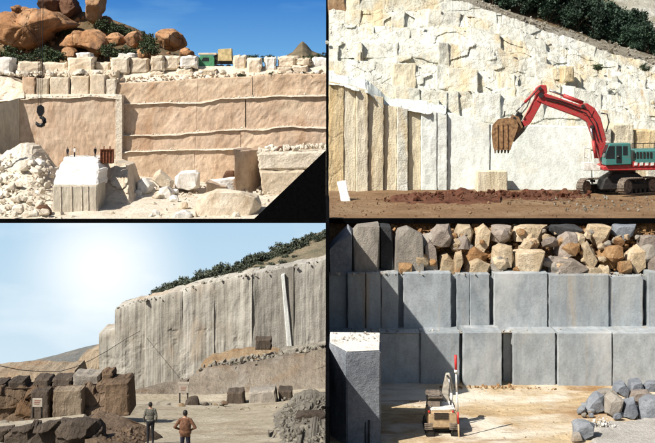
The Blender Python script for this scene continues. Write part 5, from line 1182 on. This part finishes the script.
# loose boulders and grey blocks on the upper bench
S(sheet('soil_bank', 328.5, 720, [(328, 222.5), (720, 222.5)], [(328, 275), (720, 276)], 71.1, 73.4, .6, M['orangesoil'], 160, 30, .5, .9, 83))
for k, (ol, Y, D, mt, lb) in enumerate([
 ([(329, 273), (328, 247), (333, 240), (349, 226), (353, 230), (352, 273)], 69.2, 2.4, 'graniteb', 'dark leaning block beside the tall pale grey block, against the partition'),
 ([(352, 274), (352, 232), (357, 224.5), (379.5, 224), (379.5, 273)], 69.3, 2.4, 'greyblock', 'tall pale grey block with a sharp corner on the upper bench'),
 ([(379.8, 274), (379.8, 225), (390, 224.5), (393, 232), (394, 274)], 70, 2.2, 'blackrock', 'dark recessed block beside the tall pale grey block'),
 ([(393, 273.5), (394, 237), (398, 229), (408, 227), (422, 234), (424, 250), (423, 273)], 69.5, 2.0, 'greyblock', 'brown grey block with ochre crust next to the dark recessed block'),
 ([(423.5, 273), (424, 244), (428, 236), (436, 246), (438, 273)], 69.8, 1.6, 'rubblegrey', 'narrow brown block leaning on the ochre crusted block'),
 ([(429, 243), (431, 230), (438, 223.5), (449, 224), (455, 236), (450, 245), (438, 246)], 70.0, 1.8, 'rubblegrey', 'rounded grey brown boulder perched above the narrow brown block'),
 ([(438, 273), (440, 256), (447, 253), (455, 262), (457, 273)], 69.6, 1.4, 'buff', 'low buff boulder under the rounded grey brown boulder'),
 ([(452, 272), (455, 252), (462, 250), (463, 262), (459, 273)], 69.3, 1.2, 'buff', 'upright pale splinter between two low boulders'),
 ([(464, 273), (465, 262), (478, 258), (490, 264), (491, 273)], 69.4, 1.4, 'buff', 'flat buff boulder on the bench edge beside the pale splinter'),
 ([(490.5, 263), (492, 247), (500, 243.5), (510, 245), (513, 256), (511, 266), (497, 266)], 69.5, 1.6, 'buff', 'squarish cream boulder beside the large buff block'),
 ([(513, 273), (514, 252), (522, 248.5), (543, 250), (544, 268), (540, 273.5)], 69.2, 1.7, 'buff', 'large squarish buff block on the edge of the upper bench'),
 ([(521, 247), (524, 239), (533, 237), (539, 241), (537, 249), (527, 250)], 70.3, 1.3, 'buff', 'rounded pale boulder lying above the large buff block'),
 ([(512, 240), (514, 226), (522, 224.2), (547, 224.2), (547, 236), (536, 240), (524, 239)], 71.2, 1.8, 'buff', 'bright cream boulder at the top of the soil bank'),
 ([(548, 272), (549, 262), (556, 258), (572, 258.5), (587, 268), (585, 273)], 69.1, 1.5, 'rubblegrey', 'long rounded pinkish grey boulder on the bench edge'),
 ([(556, 255), (558, 237), (566, 231), (579, 234), (580, 242), (572, 256), (562, 259)], 70.0, 1.8, 'rubblegrey', 'big rough grey boulder above the long pinkish one'),
 ([(582, 262), (582, 246), (586, 240), (594, 250), (596, 260), (590, 269)], 69.6, 1.3, 'buff', 'upright pointed buff stone beside the big rough boulder'),
 ([(585, 274), (587, 266), (600, 268), (602, 274)], 69.1, 1.0, 'buff', 'small orange stone by the foot of the pointed stone'),
 ([(601, 275), (602, 268), (608, 265), (611, 275)], 69.0, .9, 'buff', 'little cream stone standing on the bench edge'),
 ([(625, 258), (627, 250), (636, 244), (643, 250), (643, 266), (634, 273), (627, 268)], 69.6, 1.6, 'buff', 'rough brown boulder under the pinkish grey boulder'),
 ([(636, 250), (638, 236), (648, 233.5), (662, 236), (664, 250), (650, 253)], 70.3, 1.8, 'rubblegrey', 'pinkish grey boulder above the rough brown boulder'),
 ([(645, 275), (646, 258), (656, 252), (670, 256), (672, 275)], 69.2, 1.6, 'rubblegrey', 'broad grey boulder on the bench corner past the rough brown boulder'),
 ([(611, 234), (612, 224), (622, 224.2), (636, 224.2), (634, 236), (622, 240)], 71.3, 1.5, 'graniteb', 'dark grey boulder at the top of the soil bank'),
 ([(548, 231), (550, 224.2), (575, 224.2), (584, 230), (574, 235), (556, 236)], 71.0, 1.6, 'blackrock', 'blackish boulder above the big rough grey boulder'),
 ([(585, 238), (588, 224), (600, 224.2), (610, 226), (608, 240), (596, 246)], 71.0, 1.5, 'buff', 'ochre crusted boulder beside the blackish boulder'),
 ([(454, 236), (458, 224), (470, 224.2), (474, 232), (470, 246), (460, 247)], 70.9, 1.6, 'buff', 'buff boulder just above the rounded grey brown boulder'),
 ([(474, 246), (475, 228), (484, 223), (490, 230), (489, 246), (482, 252)], 70.8, 1.4, 'buff', 'upright cream boulder on the upper soil bank'),
 ([(490, 240), (491, 225), (500, 224.2), (511, 225), (511, 240), (500, 243)], 71.0, 1.4, 'rubblegrey', 'grey brown boulder beside the bright cream boulder'),
 ([(462, 263), (464, 250), (474, 247), (488, 254), (488, 262), (474, 262)], 70.0, 1.2, 'orangesoil', 'reddish earthy boulder above the flat buff boulder'),
 ([(597, 262), (600, 248), (610, 244), (622, 250), (622, 264), (610, 268)], 70.2, 1.4, 'orangesoil', 'crumbly ochre boulder beside the pointed stone'),
 ]):
    T(hull('boulder', ol, Y, D * 1.15, M[mt], seed=k + 61, inset=.34 if k > 4 else .12, bev=.012, rough=.06 if k > 4 else .015), lb, 'boulder')
for k in range(90):
    px = rs.uniform(400, 654); w = rs.choice([rs.uniform(5, 10), rs.uniform(10, 22)]); py = rs.uniform(225 + w, 275); Y = 69.9 + (275 - py) / 52 * 2.2 - .5
    mk = rs.choice(['buff', 'buff', 'orangesoil', 'rubblegrey', 'greyblock'])
    T(stone('stone', px, py, w, w * rs.uniform(.6, .95), Y, M[mk], rs, blocky=rs.uniform(.3, .8), bev=.012), {'buff': 'small buff stone', 'orangesoil': 'small rust orange stone', 'rubblegrey': 'small grey brown stone', 'greyblock': 'small light grey stone'}[mk] + ' among the boulders on the upper bench', 'stone', {'buff': 'buff', 'orangesoil': 'orange', 'rubblegrey': 'grey brown', 'greyblock': 'light grey'}[mk] + ' small stones on the upper bench')
scatter('bank_rubble', [(lambda px, v: W(px, 275 - 50 * v, 70.0 + 2.6 * v))(r6.uniform(390, 660), r6.uniform(0, 1)) for _ in range(1300)], (.06, .4), M['orangesoil'], 52)
scatter('bench_edge_stones', on_line(220, [(330, 274), (655, 275)], 69.0, r6, .35, .6), (.04, .17), M['ledge'], 53)
# tall cut block at the left, shade in its dark body colour, dusty top
tb = empty('cut_block', W(350, 445, 58), 'tall block coloured dark blue as in shade, white dusty top, beside the black partition', 'stone block')
def pts2(l): return [(((px - CX) / F * Y), Y) for px, Y in l]
zt = -(352.5 - CY) / F * 55
pl4 = [(329.5, 57.0), (346.5, 55.0), (380.5, 55.3), (381, 59.4), (329.5, 59.6)]
xy = pts2(pl4)
V = [(x, y, zt) for x, y in xy] + [(x, y, ZF - .3) for x, y in xy]
n = len(xy)
# subdivided sides with slight quarry relief
bm = bmesh.new(); vv = [bm.verts.new(v) for v in V]
bm.faces.new(vv[:n]); bm.faces.new(vv[n:][::-1])
for i in range(n): bm.faces.new((vv[i], vv[n + i], vv[n + (i+1) % n], vv[(i+1) % n]))
bmesh.ops.recalc_face_normals(bm, faces=bm.faces)
bmesh.ops.bevel(bm, geom=list(bm.edges), offset=.05, segments=2, affect='EDGES')
bmesh.ops.subdivide_edges(bm, edges=[e for e in bm.edges if e.calc_length() > .8], cuts=5, use_grid_fill=True)
C = np.array([v.co[:] for v in bm.verts]); d = fbm(C * 1.1, 4, 4) * .05
for v, q in zip(bm.verts, d): v.co += Vector((q, q, q * .4))
bmesh.ops.triangulate(bm, faces=[f for f in bm.faces if len(f.verts) > 4])
bm.verts.index_update(); VV = [tuple(v.co) for v in bm.verts]; FF = [tuple(v.index for v in f.verts) for f in bm.faces]; bm.free()
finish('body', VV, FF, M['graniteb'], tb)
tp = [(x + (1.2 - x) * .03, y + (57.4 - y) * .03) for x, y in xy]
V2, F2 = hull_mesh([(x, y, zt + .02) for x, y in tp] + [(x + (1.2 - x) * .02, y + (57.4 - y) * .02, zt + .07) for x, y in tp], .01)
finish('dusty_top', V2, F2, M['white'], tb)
scatter('top_stones', [(r6.uniform(.2, 2.5), r6.uniform(57, 59.2), zt + .08) for _ in range(70)], (.04, .12), M['ledge'], 54, parent=tb)
tube('drill_groove', [W(365, 422, 55.2), W(365.5, 446, 55.2)], .06, M['blackrock'], tb, 8); tube('drill_groove', [W(369, 420, 55.2), W(368.5, 446, 55.2)], .06, M['blackrock'], tb, 8)

# small tracked loader seen from behind, arm raised
YL = 57.45
def wz(px, py): return W(px, py, YL)
ml = empty('mini_excavator', W(440, 432, YL), 'small dusty excavator with an orange rear and raised pale arm', 'excavator')
bd = prism('rear_body', [(426.5, 423), (426, 411), (428, 407.5), (453.5, 406.5), (456.5, 410.5), (456.5, 421), (453, 424), (430, 424.5)], 56.95, 58.65, M['tanpaint'], ml, .14, 3)
for k in range(4): prism('grille_slat', [(434, 413.8 + 1.8*k), (434, 413 + 1.8*k), (448.5, 413 + 1.8*k), (448.5, 413.8 + 1.8*k)], 56.91, 56.98, M['darkmetal'], bd, .005)
for px in (428.8, 453): prism('rear_light', [(px - .9, 412.5), (px - .9, 410.8), (px + .9, 410.8), (px + .9, 412.5)], 56.95, 57.07, M['poleR'], bd, .01)
prism('bonnet', [(427.5, 408), (430, 404.8), (452, 404), (455, 407)], 57.15, 58.55, M['whitepaint'], ml, .06, 2)
tube('exhaust_pipe', [W(450.8, 405, 57.40), W(450.8, 400.5, 57.40)], .045, M['darkmetal'], ml, 8)
roof = prism('cab_roof', [(425.6, 395.6), (426.4, 393.4), (441.4, 393.2), (442, 395.4)], 57.35, 58.85, M['tracksteel'], ml, .05, 2)
for (px, Y) in ((427, 57.45), (440.5, 57.45), (427, 58.75), (440.5, 58.75)):
    tube('cab_post', [W(px, 406, Y), W(px, 395, Y)], .045, M['darkmetal'], ml, 6)
prism('cab_panel', [(427.6, 406.5), (427.6, 401.5), (440, 401.5), (440, 406.5)], 57.41, 57.47, M['tracksteel'], ml, .01)
prism('rear_window', [(428, 401.2), (428, 396), (439.6, 396), (439.6, 401.2)], 57.43, 57.45, M['glass'], ml, 0)
prism('seat', [(431, 406), (431, 399), (437, 399), (437, 406)], 57.95, 58.25, M['darkmetal'], ml, .04)
arm_ = plain('pale_dusty_arm', (.46, .42, .35), .6, 0, .2, 7)
prism('boom', [(441, 405), (441.5, 396), (443, 387), (445.2, 376), (449.5, 375), (449.6, 384), (448.8, 394), (450.5, 405)], 58.45, 58.75, arm_, ml, .04, 2)
tube('hydraulic_cylinder', [W(452, 403, 58.35), W(451.2, 393, 58.35)], .06, M['whitepaint'], ml, 8); tube('piston_rod', [W(451.2, 393, 58.35), W(449, 379, 58.35)], .032, M['chrome'], ml, 8)
prism('arm', [(445, 377), (446, 373.2), (449.6, 373), (451, 377), (454, 389), (452, 390.5), (449.4, 383)], 58.79, 59.05, arm_, ml, .03)
prism('swing_bracket', [(439.5, 407), (440.5, 399.5), (451.5, 399.5), (454.5, 404), (454.5, 407)], 58.70, 59.35, M['tracksteel'], ml, .06, 2)
for px, py in ((447.3, 376), (445.5, 402), (451.5, 402.5)):
    v, f = tube_data([W(px, py, 58.30), W(px, py, 59.15)], [.05, .05], 10); finish('pin', v, f, M['darkmetal'], ml)
for (a, b) in ((424.8, 432.6), (449.6, 457.4)):
    t_ = prism('track', [(a, 429.5), (a, 424), (a + .9, 422), (b - .9, 422), (b, 424), (b, 429.5), (b - .8, 431), (a + .8, 431)], 56.65, 59.35, M['darkmetal'], ml, .05, 2)
    for k in range(10):
        box('track_shoe', (W(a - .2, 0, YL)[0], 56.65 + k * .27, W(0, 431.6, YL)[2]), (W(b + .2, 0, YL)[0], 56.81 + k * .27, W(0, 430.9, YL)[2]), M['shoe'], t_, 0)
    for k in range(4): prism('track_shoe', [(a - .2, 424.6 + 1.7*k), (a - .2, 423.6 + 1.7*k), (b + .2, 423.6 + 1.7*k), (b + .2, 424.6 + 1.7*k)], 56.57, 56.67, M['tracksteel'], t_, .01)
prism('undercarriage', [(432, 428.5), (432, 424.6), (450, 424.6), (450, 428.5)], 57.35, 58.75, M['darkmetal'], ml, .02)
# banded survey pole
sp = empty('survey_pole', W(459, 446, 56.6), 'slim red and white banded pole standing near the small excavator', 'pole')
for (a, b, mt, px, p2) in [(355, 371, 'poleR', 455.6, 456), (371, 392, 'whitepaint', 456, 456.8), (392, 412, 'whitepaint', 456.8, 457.8), (412, 424, 'poleR', 457.8, 458.4), (424, 446, 'tanpaint', 458.4, 459.5)]:
    tube('band', [W(p2, b, 56.6), W(px, a, 56.6)], .065 if mt == 'poleR' and a < 360 else .045, M[mt], sp, 10)
tube('clamp', [W(456, 373, 56.6), W(456, 370, 56.6)], .085, M['whitepaint'], sp, 10)
# angular offcuts at the right
for k, (ol, Y, D, mt, lb) in enumerate([
 ([(584, 410), (588, 399), (598, 393), (605, 396), (606, 410), (594, 412)], 61.5, 1.2, 'graniteb', 'angular grey offcut at the edge of the pile, nearest the lone cube'),
 ([(605, 413), (606, 398), (614, 394), (622, 398), (624, 412), (614, 416)], 61.1, 1.3, 'greyblock', 'pale facetted offcut in the front of the pile'),
 ([(622, 416), (626, 402), (634, 397), (640, 414), (632, 417)], 61.0, 1.2, 'graniteb', 'pyramid shaped offcut in the front of the pile'),
 ([(638, 417), (638, 398), (650, 396), (668, 398), (668, 417)], 61.1, 1.4, 'graniteb', 'biggest dark offcut of the pile'),
 ([(612, 392), (616, 385), (624, 382), (630, 390), (628, 397)], 62.4, 1.0, 'graniteb', 'blue grey offcut lying on the back of the pile'),
 ([(628, 390), (630, 381), (641, 380.5), (644, 388), (640, 393)], 62.8, 1.0, 'graniteb', 'dark cubic offcut on top of the pile'),
 ([(642, 390), (644, 381), (654, 380.5), (664, 384), (664, 391)], 62.9, 1.0, 'graniteb', 'flat topped offcut at the back of the pile'),
 ([(628, 400), (630, 391), (646, 389), (654, 396), (650, 402)], 62.1, 1.0, 'rubblegrey', 'brownish offcut bedded in the middle of the pile'),
 ([(596, 397), (598, 391), (612, 388), (618, 394), (610, 399)], 62.3, 1.0, 'greyblock', 'light slab tilted against the back of the pile'),
 ([(573, 436), (573.5, 425), (578, 420.5), (590, 421), (596, 425), (592, 434), (584, 438)], 58.4, .9, 'graniteb', 'lone dark cube shaped offcut on the pale gravel'),
 ([(571, 441), (573, 434), (580, 433), (583, 440)], 57.6, .5, 'greyblock', 'small grey stone touching the lone dark offcut')]):
    Yq = 15.85 * F / (max(p[1] for p in ol) - CY)
    T(hull('offcut', ol, Yq - D * .3 if k not in (4, 5, 6, 7, 8) else Y, D, M[mt], seed=k + 91, inset=.3, bev=.008), lb, 'stone offcut')
for k in range(16):
    px = rs.uniform(580, 655); py = rs.uniform(408, 420); w = rs.uniform(5, 11)
    T(stone('offcut', px, py, w, w * rs.uniform(.6, .9), 15.85 * F / (py - CY), M[rs.choice(['graniteb', 'greyblock', 'graniteb'])], rs, blocky=.75), 'small angular offcut scattered around the foot of the offcut pile', 'stone offcut', 'small offcuts around the pile')
def gravel_z(X, Y):
    e = X - (17.2 - .55 * (Y - 56)) + .9 * fbm(np.stack([X * .5, Y * .5, X * 0], 1), 77, 3)
    e2 = X - (13.2 + .75 * (Y - 58.5)) + 2.6 * fbm(np.stack([X * .6, Y * .6, X * 0 + 9], 1), 78, 5, .65)
    return ZF - .2 + .30 * np.clip(np.minimum(e2, 2 + 0 * e) * .8, -.2, 1) * np.clip((62.5 - Y) * .5, 0, 1)
S(grid_ground('gravel_spread', 10, 26, 53, 64, gravel_z, M['palegravel'], 120, 90, .03, 2.0, 86))
scatter('gravel_stones', [(lambda px, v: W(px, 450 - 30 * v, 55.2 + 5 * v))(r6.uniform(575, 660), r6.uniform(0, 1)) for _ in range(1100)], (.03, .14), M['palegravel'], 55)
scatter('pale_debris', [W(r6.gauss(600, 7), r6.gauss(425, 3), 58.3 + r6.uniform(-.4, .4)) for _ in range(240)], (.03, .13), M['white'], 56)
scatter('bench_foot_rubble', on_line(200, [(440, 388), (500, 387), (540, 389), (580, 392), (620, 394)], 66.2, r6, .4, 1.2), (.04, .18), M['orangesoil'], 57)
scatter('floor_stones', [(r6.uniform(4, 16), r6.uniform(56, 66), ZF + .04) for _ in range(160)], (.02, .09), M['floor'], 58)
hs_ = [(596, 443.5), (612, 440.5), (630, 436), (645, 431.5), (662, 427.5), (690, 424)]
T(tube('hose', [W(a, b - .6, 57.2 + i * .35) for i, (a, b) in enumerate(hs_)], .055, M['hose'], None, 8), 'grey hose trailing over the pale gravel', 'hose')
T(tube('hose', [W(a + 4, b + 2.0, 57.0 + i * .33) for i, (a, b) in enumerate(hs_)], .045, M['hose'], None, 8), 'second thinner hose in front of the grey hose', 'hose')

# ================================================================== black partitions between the four quarries
prt = empty('partition_wall', (0, 60, ZF), 'added black partition wall between road and granite quarries, raised to shade the granite', 'partition')
for k, (y0, y1, z1) in enumerate([(46, 59.7, -11.75), (59.71, 73.3, -6.1), (73.31, 128, -7.5)]):  # middle panel made taller to throw shade over the granite benches
    box('panel', (-.085, y0, -39.9), (.085, y1, z1), M['black'], prt, .01)
box('kerb_beam', (.09, 72.1, -7.42), (44, 72.5, -7.13), M['black'], prt, .01)
fr = empty('backdrop_frame', W(160, 300, 172), 'black upright, rail and triangular corner board framing the hazy sky', 'frame')
z0, z1 = -(223 - CY) / F * 172, -(219 - CY) / F * 172
box('rail', (-80, 171.8, z0), (-.21, 172.5, z1), M['black'], fr, .03)
box('upright', (-.2, 171.8, -39.9), (.27, 172.5, 18), M['black'], fr, .03)
prism('corner_board', [(326, 150), (326, 218.9), (254, 218.9)], 172, 172.3, M['black'], fr, .02)
for x in (-20, -40, -60, -79): box('post', (x, 177.5, -39.9), (x + .4, 178, z0 - .1), M['black'], fr, .02)
